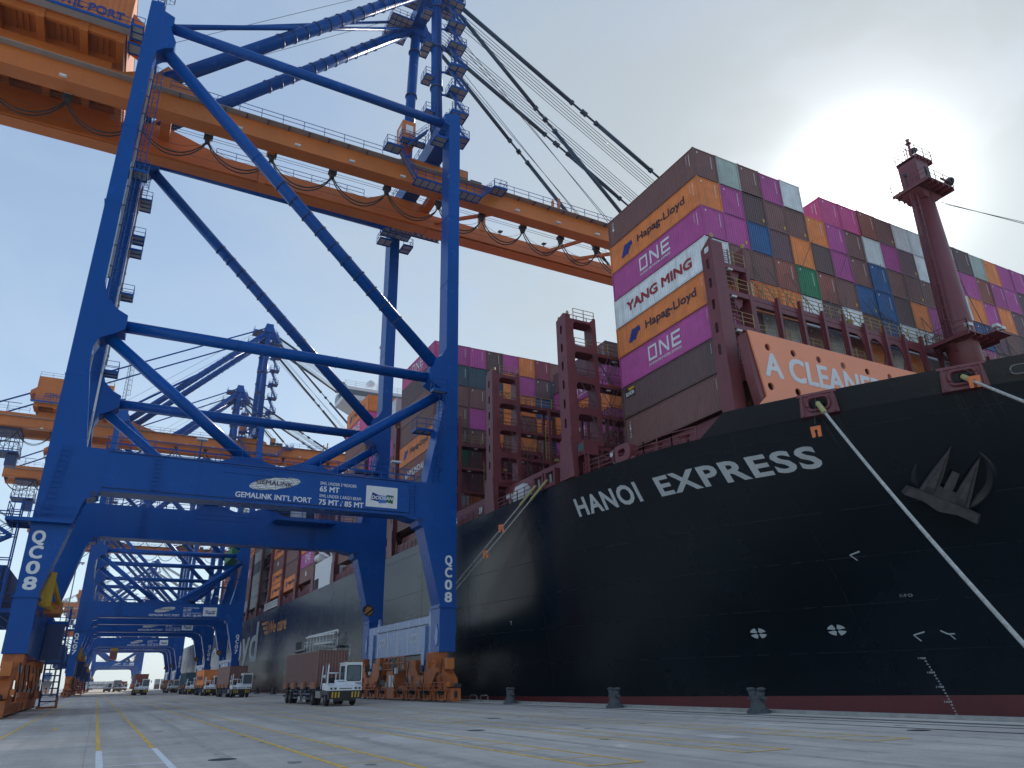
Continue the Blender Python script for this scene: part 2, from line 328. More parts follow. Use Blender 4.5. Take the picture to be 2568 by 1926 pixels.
# ------------------------------------------------------------------ quay, water, markings
def concrete():
    m = bpy.data.materials.new('concrete'); m.use_nodes = True; nt = m.node_tree; N = nt.nodes; L = nt.links; b = N['Principled BSDF']
    tc = N.new('ShaderNodeTexCoord'); co = tc.outputs['Object']
    def noise(scale, detail, rough=0.6, mapscale=None, dist=0.0):
        src = co
        if mapscale:
            mp = N.new('ShaderNodeMapping'); mp.inputs['Scale'].default_value = mapscale; L.new(co, mp.inputs[0]); src = mp.outputs[0]
        n = N.new('ShaderNodeTexNoise'); n.inputs['Scale'].default_value = scale; n.inputs['Detail'].default_value = detail; n.inputs['Roughness'].default_value = rough; n.inputs['Distortion'].default_value = dist
        L.new(src, n.inputs['Vector']); return n.outputs[0]
    def rng(s, a, b_, lo, hi):
        r = N.new('ShaderNodeMapRange'); r.inputs['From Min'].default_value = a; r.inputs['From Max'].default_value = b_; r.inputs['To Min'].default_value = lo; r.inputs['To Max'].default_value = hi; L.new(s, r.inputs[0]); return r.outputs[0]
    def mul(a, c):
        v = N.new('ShaderNodeMath'); v.operation = 'MULTIPLY'; L.new(a, v.inputs[0]); L.new(c, v.inputs[1]); return v.outputs[0]
    big = rng(noise(0.13, 5, 0.6, None, 0.5), 0.3, 0.7, 0.80, 1.18)
    mid = rng(noise(0.9, 6, 0.65), 0.3, 0.7, 0.88, 1.10)
    fine = rng(noise(14, 4, 0.7), 0.3, 0.7, 0.90, 1.08)
    lane = rng(noise(1.0, 4, 0.6, (1.1, 0.035, 1)), 0.40, 0.72, 1.06, 0.80)
    scuff = rng(noise(2.0, 5, 0.7, (0.12, 1.4, 1)), 0.60, 0.75, 1.0, 0.93)
    pale = rng(noise(0.35, 7, 0.7, (0.6, 1.0, 1), 1.2), 0.60, 0.70, 1.0, 1.28)
    k = mul(mul(mul(big, mid), mul(fine, lane)), mul(scuff, pale))
    # hairline cracks
    vo = N.new('ShaderNodeTexVoronoi'); vo.feature = 'DISTANCE_TO_EDGE'; vo.inputs['Scale'].default_value = 0.21
    wv = N.new('ShaderNodeMix'); wv.data_type = 'VECTOR'; wv.inputs['Factor'].default_value = 0.55; L.new(co, wv.inputs['A'])
    nn = N.new('ShaderNodeTexNoise'); nn.inputs['Scale'].default_value = 0.7; nn.inputs['Detail'].default_value = 6; L.new(co, nn.inputs['Vector'])
    sc = N.new('ShaderNodeVectorMath'); sc.operation = 'SCALE'; sc.inputs['Scale'].default_value = 2.0; L.new(nn.outputs['Color'], sc.inputs[0])
    ad = N.new('ShaderNodeVectorMath'); ad.operation = 'ADD'; L.new(co, ad.inputs[0]); L.new(sc.outputs[0], ad.inputs[1]); L.new(ad.outputs[0], vo.inputs['Vector'])
    crk = rng(vo.outputs['Distance'], 0.0, 0.004, 0.62, 1.0)
    msk = rng(noise(0.25, 3), 0.50, 0.58, 0, 1)
    mm = N.new('ShaderNodeMix'); mm.data_type = 'FLOAT'; L.new(msk, mm.inputs['Factor']); mm.inputs['A'].default_value = 1.0; L.new(crk, mm.inputs['B'])
    k = mul(k, mm.outputs['Result'])
    # slab joints 6 m x 5 m
    br = N.new('ShaderNodeTexBrick'); br.offset = 0.0; br.inputs['Scale'].default_value = 1.0; br.inputs['Brick Width'].default_value = 7.5; br.inputs['Row Height'].default_value = 9.0
    br.inputs['Mortar Size'].default_value = 0.012; br.inputs['Mortar Smooth'].default_value = 0.3; br.inputs['Color1'].default_value = (0.96, 0.96, 0.96, 1); br.inputs['Color2'].default_value = (1.04, 1.04, 1.04, 1); br.inputs['Mortar'].default_value = (0.72, 0.72, 0.72, 1)
    L.new(co, br.inputs['Vector']); rb = N.new('ShaderNodeRGBToBW'); L.new(br.outputs['Color'], rb.inputs[0]); k = mul(k, rb.outputs[0])
    base = N.new('ShaderNodeVectorMath'); base.operation = 'SCALE'; base.inputs[0].default_value = (0.57, 0.505, 0.445); L.new(k, base.inputs['Scale'])
    L.new(base.outputs[0], b.inputs['Base Color']); b.inputs['Roughness'].default_value = 0.95; b.inputs['Specular IOR Level'].default_value = 0.2
    bp = N.new('ShaderNodeBump'); bp.inputs['Strength'].default_value = 0.25; bp.inputs['Distance'].default_value = 0.02; L.new(noise(9, 6, 0.7), bp.inputs['Height']); L.new(bp.outputs[0], b.inputs['Normal'])
    M['concrete'] = m
concrete()
QX = 27.6
mb = MB()
mb.add([(-3000,-400,0),(QX,-400,0),(QX,4000,0),(-3000,4000,0)], [(0,1,2,3)])
mb.add([(QX,-400,-9),(QX,4000,-9),(QX,4000,0),(QX,-400,0)], [(0,1,2,3)])
quay = mb.build('quay', M['concrete']); tag(quay, 'grey concrete container quay with yellow lane paint', kind='structure')
def water():
    m = bpy.data.materials.new('sea_water'); m.use_nodes = True; nt = m.node_tree; b = nt.nodes['Principled BSDF']
    b.inputs['Base Color'].default_value = (0.03, 0.05, 0.05, 1); b.inputs['Roughness'].default_value = 0.08
    n = nt.nodes.new('ShaderNodeTexNoise'); n.inputs['Scale'].default_value = 0.8; n.inputs['Detail'].default_value = 5
    tc = nt.nodes.new('ShaderNodeTexCoord'); nt.links.new(tc.outputs['Object'], n.inputs['Vector'])
    bp = nt.nodes.new('ShaderNodeBump'); bp.inputs['Strength'].default_value = 0.4; bp.inputs['Distance'].default_value = 0.3; nt.links.new(n.outputs[0], bp.inputs['Height']); nt.links.new(bp.outputs[0], b.inputs['Normal'])
    M['water'] = m
water()
tag(MB().add([(QX+.01,-400,-3.6),(4000,-400,-3.6),(4000,4000,-3.6),(QX+.01,4000,-3.6)], [(0,1,2,3)]).build('water', M['water']), 'harbour water beyond the quay edge', kind='structure')
MB().box(QX-0.55, QX-.003, -60, 900, 0.004, 0.13).build('coping_kerb', M['concrete_curb'], quay)
# rails in the deck, cable trench
for x in (25.4, -5.25):
    MB().box(x-.16, x+.16, -60, 900, 0.0, 0.005).build('rail_groove', M['dark_steel'], quay)
    MB().box(x-.04, x+.04, -60, 900, 0.005, 0.03).build('crane_rail', M['steel'], quay)
MB().box(24.28, 24.42, -60, 900, 0.0, 0.005).build('cable_trench', M['dark_steel'], quay)
def sheet(name, x0, x1, y0, y1, z, m, n=1):
    return MB().add([(x0,y0,z),(x1,y0,z),(x1,y1,z),(x0,y1,z)], [(0,1,2,3)]).build(name, M[m], quay)
def stripe(name, p, q, w, z, m):
    p = V((p[0], p[1], z)); q = V((q[0], q[1], z)); d = (q-p).normalized(); s = V((-d.y, d.x, 0)) * w / 2
    return MB().add([p-s, q-s, q+s, p+s], [(0,1,2,3)]).build(name, M[m], quay)
LW = 0.13
sheet('lane_line', -2.95, -2.95+LW, 24, 600, .004, 'line_yellow')
# pedestrian ladder marking beside the camera: yellow far, white near
sheet('lane_line', 0.26, 0.26+LW, 26.3, 600, .004, 'line_yellow'); sheet('lane_line', 0.26, 0.26+LW+.03, 4, 26.3, .004, 'line_white')
sheet('lane_line', 1.70, 1.70+LW, 26.2, 600, .004, 'line_yellow'); sheet('lane_line', 1.70, 1.70+LW+.03, 4, 26.2, .004, 'line_white')
y = 16.6
while y < 66:
    sheet('ladder_rung', 0.40, 1.70, y, y+.14, .004, 'line_white' if y < 27 else 'line_faint'); y += 2.25
for x0, x1 in ((4.9, 6.25), (9.15, 10.4), (13.4, 14.7), (17.9, 19.2)):
    sheet('lane_line', x0-.01, x0+LW, 14.05, 600, .004, 'line_yellow'); sheet('lane_line', x1, x1+LW, 14.0, 600, .004, 'line_yellow')
    stripe('lane_end_line', (x0, 14.05), (x1+.1, 14.0), .13, .008, 'line_yellow')
    y = 15.6
    while y < 60:
        sheet('ladder_rung', x0+.14, x1-.02, y, y+.09, .004, 'line_yellow' if y < 24 else 'line_faint'); y += 2.3
for (p, q) in (((-9,34.2),(9,31.9)), ((-9,33.1),(9,30.8))):
    stripe('cross_line', p, q, .05, .012, 'line_faint')
stripe('cross_line', (18.85, 13.8), (18.85, 9.5), .10, .004, 'line_faint')
stripe('cross_line', (9.5, 30.6), (26.5, 28.3), .08, .012, 'line_faint')
# dark tyre tracks, oil drips and patched slabs, each a thin coat on the deck
mat('tyre_mark', (0.45,0.405,0.36), 0.8, var=0.25, scale=2.2, dirt=(0.56,0.50,0.44)); mat('oil_stain', (0.24,0.22,0.20), 0.6, var=0.4, scale=3); mat('slab_patch', (0.66,0.60,0.54), 0.85, var=0.2, scale=2, dirt=(0.5,0.45,0.4))
rg = random.Random(11)
def track(x0, y0, x1, y1, w=.28):
    pts = [(x0+(x1-x0)*(3*t*t-2*t**3), y0+(y1-y0)*t) for t in [i/14 for i in range(15)]]; vs = []
    for i, (x, y) in enumerate(pts):
        ww = w*(.8+.4*rg.random())/2; vs += [(x-ww, y, .0025), (x+ww, y, .0025)]
    MB().add(vs, [(2*i,2*i+1,2*i+3,2*i+2) for i in range(14)]).build('tyre_track', M['tyre_mark'], quay)
for x0, y0, x1, y1 in ((7.6,9,8.2,70),(11.9,8,12.3,64),(3.1,11,3.4,60),(15.7,12,17.2,56),(20.6,9,21.3,50),(22.6,8,22.4,40)):
    track(x0, y0, x1, y1); track(x0+1.95, y0+.8, x1+1.95, y1-1)
def blob(name, x, y, r, m, k=1.6, z=.0032):
    n = 14; MB().add([(x+r*(.6+.5*rg.random())*math.cos(2*math.pi*i/n), y+k*r*(.6+.5*rg.random())*math.sin(2*math.pi*i/n), z) for i in range(n)], [tuple(range(n))]).build(name, M[m], quay)
for i in range(34): blob('oil_stain', rg.uniform(2.2,23.5), rg.uniform(10,46), rg.uniform(.05,.22), 'oil_stain')
for x, y, a, b in ((20.2,19.5,1.3,2.4),(8.0,24.0,1.0,1.6),(15.8,17.2,.9,1.5),(22.4,27,1.0,3.0)): sheet('slab_patch', x, x+a, y, y+b, .0018, 'slab_patch')
for x, y in ((3.0,21),(12.2,26),(16.4,33),(21.9,15.6)):
    MB().rev([(.02,.0062),(.30,.0062),(.34,.002)], (x,y,0), 20).build('manhole_cover', M['dark_steel'], quay)
# worn painted arrows and circles on the deck
def ring_mark(x, y, r, m='line_yellow'):
    n = 26; vs = []; fs = []
    for i in range(n):
        t = 2*math.pi*i/n; vs += [(x+r*math.cos(t), y+1.3*r*math.sin(t), .006), (x+(r-.12)*math.cos(t), y+1.3*(r-.12)*math.sin(t), .006)]
    for i in range(n):
        if i % 13 in (5, 6): continue
        j = (i+1) % n; fs.append((2*i, 2*j, 2*j+1, 2*i+1))
    return MB().add(vs, fs).build('painted_circle', M[m], quay)
ring_mark(4.0, 46, .55); ring_mark(12.0, 47, .6); ring_mark(21.4, 36, .6); ring_mark(7.9, 50, .5); ring_mark(16.2, 41, .5)
stripe('painted_arrow', (-1.35, 40), (-1.35, 43), .12, .006, 'line_yellow'); stripe('painted_arrow', (-1.35, 40), (-1.75, 41), .12, .010, 'line_yellow')
stripe('painted_arrow', (12.6, 33), (14.0, 31.0), .1, .006, 'line_yellow'); stripe('painted_arrow', (14.0, 31.0), (14.3, 32.6), .1, .010, 'line_yellow')
# bollards on the quay edge: base, waisted stem, two horns
def bollard():
    r = empty('mooring_bollard')
    prof = [(.52,0),(.52,.10),(.44,.14),(.34,.30),(.30,.48),(.31,.62),(.33,.68),(0.02,.72)]
    MB().rev(prof, (0,0,0), 16).build('stem', M['bollard'], r)
    for s in (-1, 1):
        MB().tube((0, s*.08, .50), (0, s*.30, .95), .21, 12, .17).rev([(.17,0),(.21,.03),(.21,.08),(.12,.13),(0.01,.14)], (0, s*.31, .95), 12).build('horn', M['bollard'], r)
    MB().tube((0,-.52,.62), (0,.52,.62), .075, 10).build('cross_bar', M['bollard'], r)
    for i in range(6):
        t = i*math.pi/3; MB().rev([(.045,0),(.045,.05),(0.005,.055)], (.44*math.cos(t), .44*math.sin(t), .105), 6).build('bolt', M['dark_steel'], r)
    return r
b0 = bollard()
spots = [(26.6,26.5,'nearest the bow and largest in view'),(26.6,37.6,'between the anchor and the ship name'),(26.6,50.5,'close beside the near crane foot'),
         (26.6,107,'beyond the near crane by the dark hull'),(26.6,121,'below the gangway pocket'),(26.6,137,'below the orange slogan on the hull'),(26.6,152,'near the third truck')]
for i, (x, y, t) in enumerate(spots):
    o = b0 if i == 0 else copy_tree(b0)
    o.location = (x, y, .004 if False else .0); tag(o, f'dark cast mooring bollard on the quay edge, {t}', 'bollard', 'mooring bollards along the quay edge')
for o in [b for b in bpy.data.objects if b.name.startswith('mooring_bollard')]: o.location.x = 26.45
# low pipe hoops by the kerb
hp = MB()
for y in (55.0, 57.0): hp.pipe([(26.85,y,.0),(26.85,y,.42),(26.85,y+.12,.5),(26.85,y+1.2,.5),(26.85,y+1.3,.42),(26.85,y+1.3,0)], .035, 6)
tag(hp.build('pipe_hoop', M['steel']), 'small grey pipe hoop guard on the quay edge beside the crane foot', 'guard rail')
# ------------------------------------------------------------------ ship-to-shore crane (local y = 0 at the front of the near legs)
CR_Y0 = 61.0
crane = empty('container_crane', (0, CR_Y0, 0))
def mirror(poly): return poly
L_POLY = [(-5.95,3.9),(-4.5,3.9),(-4.55,7.8),(-3.02,14.3),(-2.86,14.62),(-2.3,14.72),(-2.14,14.9),(-2.1,15.22),(-2.1,18.43),(-3.5,18.43),(-4.5,25.6),(-4.45,26.6),(-4.15,27.4),(-3.2,27.95),(-2.5,28.5),(-2.5,29.7),(-3.3,30.1),(-4.2,31.0),(-4.6,32.4),
          (-4.6,56.4),(-4.45,57.3),(-3.9,57.9),(-3.1,58.3),(-3.0,59.0),(-3.7,60.6),(-3.5,61.1),(-3.5,62.0),(-4.5,62.4),(-4.6,63.4),(-5.75,63.2),(-5.85,35)]
W_POLY = [(26.7,3.9),(25.2,3.9),(25.2,7.8),(23.5,14.35),(23.1,14.5),(22.9,15.05),(22.9,18.43),(23.7,18.43),(25.25,25.8),(25.4,27.0),(25.2,27.8),(23.8,28.65),(23.8,29.85),(24.3,30.3),(24.35,31.0),(25.0,31.4),(25.5,32.3),
          (25.5,60.2),(24.9,60.5),(24.9,61.7),(25.5,62.0),(26.8,62.2),(26.75,35)]
for y0 in (0, 20):
    for nm, poly in (('landside leg', L_POLY), ('waterside leg', W_POLY)):
        MB().prism(poly, 'xz', y0, y0+2.0).build('leg', M['blue'], crane)
    pb = MB().prism([(-2.6,15.24),(21.6,15.24),(22.4,15.0),(23.4,14.9),(23.4,18.40),(-2.9,18.40)], 'xz', y0+.03, y0+1.97).build('portal_beam', M['blue'], crane)
    MB().box(6.2,12.8,y0-.02,y0+.028,18.05,18.12).box(6.2,11.4,y0-.02,y0+.028,17.55,17.60).build('stiffener', M['blue'], pb)
    rail('handrail', [(-2.2,y0+.15,18.40),(9.2,y0+.15,18.40)], M['blue'], pb); rail('handrail', [(14.0,y0+.15,18.40),(23.2,y0+.15,18.40)], M['blue'], pb)
    rail('handrail', [(-2.2,y0+1.85,18.40),(23.2,y0+1.85,18.40)], M['blue'], pb)
    # gusset humps where the diagonals land on the beam
    MB().prism([(5.6,18.38),(11.4,18.38),(9.9,18.75),(8.9,19.15),(7.0,19.0)], 'xz', y0+.5, y0+1.5).build('gusset', M['blue'], pb)
    MB().prism([(9.9,18.38),(15.6,18.38),(14.4,19.0),(12.4,19.1),(11.6,18.75)], 'xz', y0+.5, y0+1.5).build('gusset', M['blue'], pb)
    # pin lugs at the haunches
    for x in (-2.45, 23.25):
        MB().rev([(.22,-.06),(.22,.02),(.10,.02),(.10,-.06)], (x, y0-.0, 14.95), 14, 'y').build('pin_lug', M['blue_dark'], pb)
    # tubular bracing of the frame
    yc = y0 + 1.0
    for p, q, r in (((-2.6,yc,29.1),(23.9,yc,29.2),.50), ((-3.6,yc,61.5 if y0 == 0 else 59.6),(25.1,yc,61.1 if y0 == 0 else 59.2),.52), ((-3.5,yc,58.2),(24.5,yc,30.9),.60), ((-3.5,yc,27.9),(8.2,yc,18.9),.48), ((25.2,yc,27.6),(12.9,yc,18.9),.48)):
        MB().tube(p, q, r, 18).build('brace_tube', M['blue'], crane)
    # flange at the foot of the legs
    for x0, x1 in ((-6.08,-4.42),(25.08,26.82)):
        MB().box(x0, x1, y0-.12, y0+2.12, 7.50, 7.60).build('leg_flange', M['blue'], crane)
def ringed(p, q, r, t0, t1, step=1.75):
    p = V(p); q = V(q); d = (q-p).normalized(); mb = MB(); n = int((q-p).length*(t1-t0)/step)
    _, _, a, b = mb.frame(p, q)
    for i in range(n+1):
        c = p.lerp(q, t0 + (t1-t0)*i/n); mb.tube(c - d*.06, c + d*.06, r+.09, 18)
    ro = MB()
    for s in (-1, 1):
        pts = [p.lerp(q, t0 + (t1-t0)*i/n) + a*s*(r+.30) for i in range(n+1)]; ro.pipe(pts, .04, 5)
        for k in pts: ro.beam(k, k - a*s*.3, .05, .05)
    g = mb.build('tube_ring', M['blue_dark'], crane); ro.build('climbing_rail', M['blue_dark'], g)
ringed((-3.5,1,58.2), (24.5,1,30.9), .60, .42, .86); ringed((-3.5,21,58.2), (24.5,21,30.9), .60, .30, .72)
# sill beams between the legs, with painted stripes, letters and lifting lugs
for xa, xb, s in ((25.24, 26.64, -1), (-5.9, -4.55, 1)):
    sb = MB().box(xa, xb, 2.0, 20.0, 3.88, 6.98).build('sill_beam', M['blue_sky_sheen'] if s < 0 else M['blue'], crane)
    xf = xa - .006 if s < 0 else xb + .006
    if s < 0:
        for yy in (3.24, 4.88, 7.76, 10.76, 13.69, 16.73, 18.2): MB().box(xf-.004, xf, yy-.06, yy+.06, 3.9, 6.9).build('stripe', M['white'], sb)
        MB().box(xf-.05, xf, 2.6, 16.9, 6.28, 6.34).build('conduit', M['cable'], sb)
        for yy in (3.4, 18.25):
            MB().prism([(yy-.55,6.2),(yy+.55,6.2),(yy+.5,4.6),(yy+.36,3.3),(yy+.25,2.45),(yy,2.25),(yy-.25,2.45),(yy-.36,3.3),(yy-.5,4.6)], 'yz', xa-.22, xa-.02).build('pin_plate', M['blue_sky_sheen'], sb)
            MB().rev([(.30,-.1),(.30,0),(.2,.02),(.2,-.1)], (xa-.22, yy, 2.65), 14, 'x').build('pin', M['blue_dark'], sb)
            MB().prism([(yy-.5,6.95),(yy+.5,6.95),(yy+.2,7.7),(yy,7.85),(yy-.2,7.7)], 'yz', xa+.5, xa+.7, [circ(yy, 7.45, .13, 10)]).build('lifting_lug', M['blue_sky_sheen'], sb)
    else:
        rail('handrail', [(xa,2.4,6.98),(xa,19.6,6.98)], M['blue'], sb)
# lug plates and jacking points on the waterside leg foot
for y0 in (0, 20):
    MB().prism([(y0+.3,4.6),(y0+.7,4.4),(y0+.9,5.1),(y0+.6,6.2),(y0+.25,5.6)], 'yz', 25.14, 25.19).build('lug_plate', M['blue_sky_sheen'], crane)
    MB().prism([(26.7,4.9),(27.05,5.5),(27.0,6.2),(26.72,6.8)], 'xz', y0+.6, y0+.9).build('jack_lug', M['blue'], crane)
# ---- travelling gear: per corner an equaliser yoke over two bogie trucks each with wheels
def gear(x, yc, front, far):
    g = MB()
    for sx in (-.55, .42):
        g.prism([(yc-3.4,3.35),(yc-1.4,3.4),(yc-1.25,2.6),(yc-.55,2.05),(yc+.55,2.05),(yc+1.25,2.6),(yc+1.4,3.4),(yc+3.3,3.3),(yc+3.5,2.2),(yc+2.2,.95),(yc+1.0,.95),(yc,1.7),(yc-1.0,.95),(yc-2.2,.95),(yc-3.5,2.2)], 'yz', x+sx, x+sx+.14)
    eq = g.build('equaliser', M['bogie'], crane)
    MB().box(x-.4, x+.4, yc-3.2, yc-2.0, 2.3, 3.85).build('equaliser_web', M['bogie'], eq); MB().box(x-.4, x+.4, yc+2.0, yc+3.2, 2.3, 3.4).build('equaliser_web', M['bogie'], eq)
    for k, by in enumerate((yc-4.9, yc-1.75, yc+1.75, yc+4.9)):
        t = MB()
        for sx in (-.42, .30): t.prism([(by-1.35,.18),(by+1.35,.18),(by+1.4,.95),(by+.7,1.25),(by-.7,1.25),(by-1.4,.95)], 'yz', x+sx, x+sx+.1, [circ(by-.72,.42,.2,10), circ(by+.72,.42,.2,10)])
        t.box(x-.32, x+.3, by-.3, by+.3, .5, 1.1)
        tr = t.build('bogie_truck', M['bogie'], crane)
        for wy in (by-.72, by+.72):
            MB().rev([(.06,-.12),(.30,-.12),(.36,-.09),(.36,.09),(.30,.12),(.06,.12)], (x, wy, .385), 18, 'x').build('wheel', M['steel'], tr)
        MB().rev([(.16,0),(.16,.42),(.05,.44)], (x-.86, by+.1, .8), 12, 'x').box(x-.75, x-.43, by-.2, by+.35, .55, 1.0).build('drive_motor', M['dark_steel'], tr)
        mb = MB()
        for a, b in (((x-.75,by-1.3,.9),(x-.75,by+1.3,.9)), ((x-.75,by-1.3,.2),(x-.75,by+1.3,.2)), ((x-.75,by-1.3,.2),(x-.75,by-1.3,.9)), ((x-.75,by+1.3,.2),(x-.75,by+1.3,.9)), ((x-.75,by-1.3,.9),(x-.42,by-1.3,.9)), ((x-.75,by+1.3,.9),(x-.42,by+1.3,.9))): mb.beam(a, b, .07, .07)
        mb.build('guard_frame', M['bogie'], tr)
    # end housing with louvres, buffer and cabinet
    ye = yc - 6.35 if front else yc + 6.35; d = -1 if front else 1
    e = MB().box(x-.45, x+.4, min(ye, ye+d*.25), max(ye, ye+d*.25), .08, 1.05)
    eh = e.build('end_plate', M['bogie'], crane)
    MB().prism(rrect(x-.16, x+.12, .35, .85, .1, 3), 'xz', ye+d*.25, ye+d*.262).build('end_slot', M['seal'], eh)
    MB().rev([(.15,0),(.15,.35),(.11,.38),(.11,.62),(.19,.64),(.19,.70),(.03,.74)], (x, ye+d*.2-(.0 if d>0 else .74), 1.25), 14, 'y').build('buffer', M['dark_steel'], eh)
    MB().prism([(ye-d*2.6,1.15),(ye-d*.3,1.15),(ye-d*.3,1.75),(ye-d*1.5,2.5),(ye-d*2.4,2.5)], 'yz', x-.42, x+.38).build('rail_clamp_housing', M['bogie'], eh)
    lv = MB()
    for i in range(9): yy = ye-d*(.6+.22*i); lv.beam((x-.47, yy, 1.2), (x-.47, yy-d*.35, 2.0), .05, .07)
    lv.build('louvre', M['bogie'], eh)
    MB().box(x-.35, x+.25, ye-d*1.05-.3, ye-d*1.05+.3, 2.5, 3.35).build('control_cabinet', M['orange'], eh)
    MB().box(x-.3, x+.3, yc-.9-2.0, yc-.4-2.0, 1.3, 1.75).build('junction_box', M['steel'], eh)
for x in (25.4, -5.22):
    gear(x, 3.4, True, False); gear(x, 18.3, False, True)
# fittings on the faces of the travelling gear: boxes, hoses, brackets, small rails, reflectors
rf = random.Random(4)
for x, s in ((25.4, -1), (-5.22, 1)):
    xs = x + s*.72
    for i in range(12):
        y = -2.6 + i*2.05 + rf.uniform(-.3,.3); z = rf.choice((1.15,1.35,1.6,2.3,2.7)); w = rf.uniform(.15,.34); h = rf.uniform(.22,.55)
        MB().box(min(xs, xs-s*.22), max(xs, xs-s*.22), y-w, y+w, z, z+h).build('gear_box', M[rf.choice(('bogie','orange','steel','dark_steel','offwhite'))], crane)
    for i in range(6):
        y = -2.2 + i*3.9; MB().pipe([(xs, y, .95), (xs+s*.08, y+.25, 1.7), (xs, y+.5, 2.4), (xs-s*.1, y+.45, 3.3)], .045, 6).build('hose', M['cable'], crane)
    for y0, y1 in ((-2.9, 1.6), (2.2, 6.8), (14.6, 19.2), (20.0, 24.4)):
        rail('gear_rail', [(x+s*.86, y0, .95), (x+s*.86, y1, .95)], M['bogie'], crane, h=.55, step=1.1, r=.03)
        MB().box(min(x+s*.62, x+s*.92), max(x+s*.62, x+s*.92), y0, y1, .90, .95).build('gear_step', M['bogie'], crane)
    for yl in (0.0, 20.0):
        MB().box(x-.62, x+.62, yl+.15, yl+1.85, 3.0, 3.88).build('leg_seat', M['bogie'], crane)
        lv2 = MB()
        for k in range(7): lv2.box(x+s*.622-.02, x+s*.622+.02, yl+.3+k*.22, yl+.36+k*.22, 3.05, 3.8)
        lv2.build('seat_rib', M['bogie'], crane)
# power cabin between the waterside gears
cb = MB().box(24.75, 25.9, 9.75, 12.1, .12, 2.55).build('cable_cabin', M['bogie'], crane)
for y0 in (9.95, 10.85): MB().box(24.735, 24.748, y0, y0+.55, 1.15, 2.2).build('window', M['white'], cb)
MB().prism(rrect(9.9,11.7,.2,.9,.08,3), 'yz', 24.735, 24.749).build('cabin_door', M['bogie'], cb)
fr = MB()
for yy in (7.9, 9.5, 12.3, 13.8):
    fr.box(25.0, 25.12, yy, yy+.12, 2.6, 3.85)
for zz in (2.7, 3.25, 3.75): fr.box(25.0, 25.1, 7.9, 13.9, zz, zz+.08)
fr.beam((25.05,8,2.7),(25.05,9.5,3.8),.07,.07).beam((25.05,9.5,3.8),(25.05,11,2.7),.07,.07).beam((25.05,12.3,2.7),(25.05,13.8,3.8),.07,.07)
fr.build('cable_frame', M['bogie'], crane)
# landside foot: access stair ladder, electrical house hung outside, cable reel head in yellow
pl = platform(-4.45, -3.0, 14.2, 16.6, 6.9, crane, 'ne')
MB().box(-4.5,-3.2,13.9,15.2,3.9,6.7).build('cabinet_house', M['blue_dark'], crane)
ladder('access_ladder', (-3.5, 18.0, .15), (-3.9, 20.6, 6.9), M['blue_dark'], crane, w=1.25, side=(1,0,0), r=.08, step=.52)
MB().box(-4.3,-2.75,17.4,17.6,.12,.28).box(-4.3,-4.15,17.4,20.4,.12,.28).box(-2.9,-2.75,17.4,17.6,.12,1.0).build('ladder_base', M['bogie'], crane)
yg = MB()
for a, b in (((-4.45,2.2,9.7),(-4.45,2.2,7.3)), ((-4.45,2.2,9.8),(-3.5,7.5,7.6)), ((-4.45,7.0,9.9),(-3.4,9.0,7.2)), ((-4.45,2.2,7.3),(-3.45,8.5,7.2)), ((-4.45,5,8.6),(-3.8,5,8.6)), ((-4.45,6.2,9.9),(-4.45,9,7.2)), ((-4.45,2.2,9.8),(-4.45,7,9.9))): yg.beam(a, b, .22, .3)
yo = yg.box(-4.5,-3.9,3.0,3.5,7.2,9.6).build('reel_guide', M['yellow'], crane)
ladder('reel_guide_rungs', (-4.0,3.2,7.4), (-4.2,5.4,9.6), M['yellow'], yo, w=.6, side=(0,1,0), step=.4)
MB().box(-4.4,-3.4,5.2,9.2,6.9,7.2).box(-4.2,-3.4,7,8.6,7.2,7.9).build('reel_guide_deck', M['orange'], crane)
# outside electrical platform on the landside: house, decks and scaffold stairs
eh = MB().box(-10.6,-7.0,2.4,19.5,7.0,9.9).build('electrical_house', M['blue_dark'], crane)
platform(-10.8, -6.1, 1.4, 20.5, 6.8, crane, 'sw')
platform(-7.05, -3.4, -.62, -.05, 12.75, crane, 's')
platform(-7.4, -6.05, -.6, 2.6, 12.75, crane, 'ws')
for i in range(4):
    z0 = 6.9 + i*1.6; a = (-9.6, .6, z0) if i % 2 == 0 else (-7.0, .6, z0); b = (-7.0, .6, z0+1.6) if i % 2 == 0 else (-9.6, .6, z0+1.6)
    stair(a, b, crane, side=(0,1,0))
sc = MB()
for x in (-9.9, -8.3, -6.7):
    for y in (.1, 1.2): sc.beam((x,y,6.8),(x,y,14.2),.09,.09)
for z in (8.5,10.1,11.7,13.3):
    for y in (.1, 1.2): sc.beam((-9.9,y,z),(-6.7,y,z),.07,.07)
sc.build('stair_tower_frame', M['blue'], crane)
# ---- ladders up the legs, leg balconies
ladder('caged_ladder', (-5.25,-.14,12.8), (-5.25+.55,-.14,18.4), M['blue'], crane, w=.55, side=(1,0,0), step=.4)
ladder('caged_ladder', (-5.1, 19.86, 18.4), (-5.1, 19.86, 27.5), M['blue'], crane, w=.6, side=(1,0,0), cage=(0,-1,0))
ladder('caged_ladder', (-5.1, 19.86, 30.5), (-5.1, 19.86, 56.0), M['blue'], crane, w=.6, side=(1,0,0), cage=(0,-1,0))
MB().box(-4.75,-4.55,19.80,19.97,18.4,55.8).build('cable_duct', M['offwhite'], crane)
MB().box(-4.5,-4.4,20.2,20.35,18.5,30.5).build('cable_duct', M['offwhite'], crane)
for z, L in ((54.0,2.6),(49.0,1.8),(47.2,1.8),(41.6,1.8),(37.0,1.8),(32.4,1.8)):
    platform(-4.55, -4.55+1.3, 20.3, 20.3+L, z, crane, 'sne')
ladder('balcony_ladder', (-4.1, 20.5, 54.2), (-4.1, 20.5, 58.0), M['blue'], crane, w=.5, side=(1,0,0), cage=(0,-1,0))
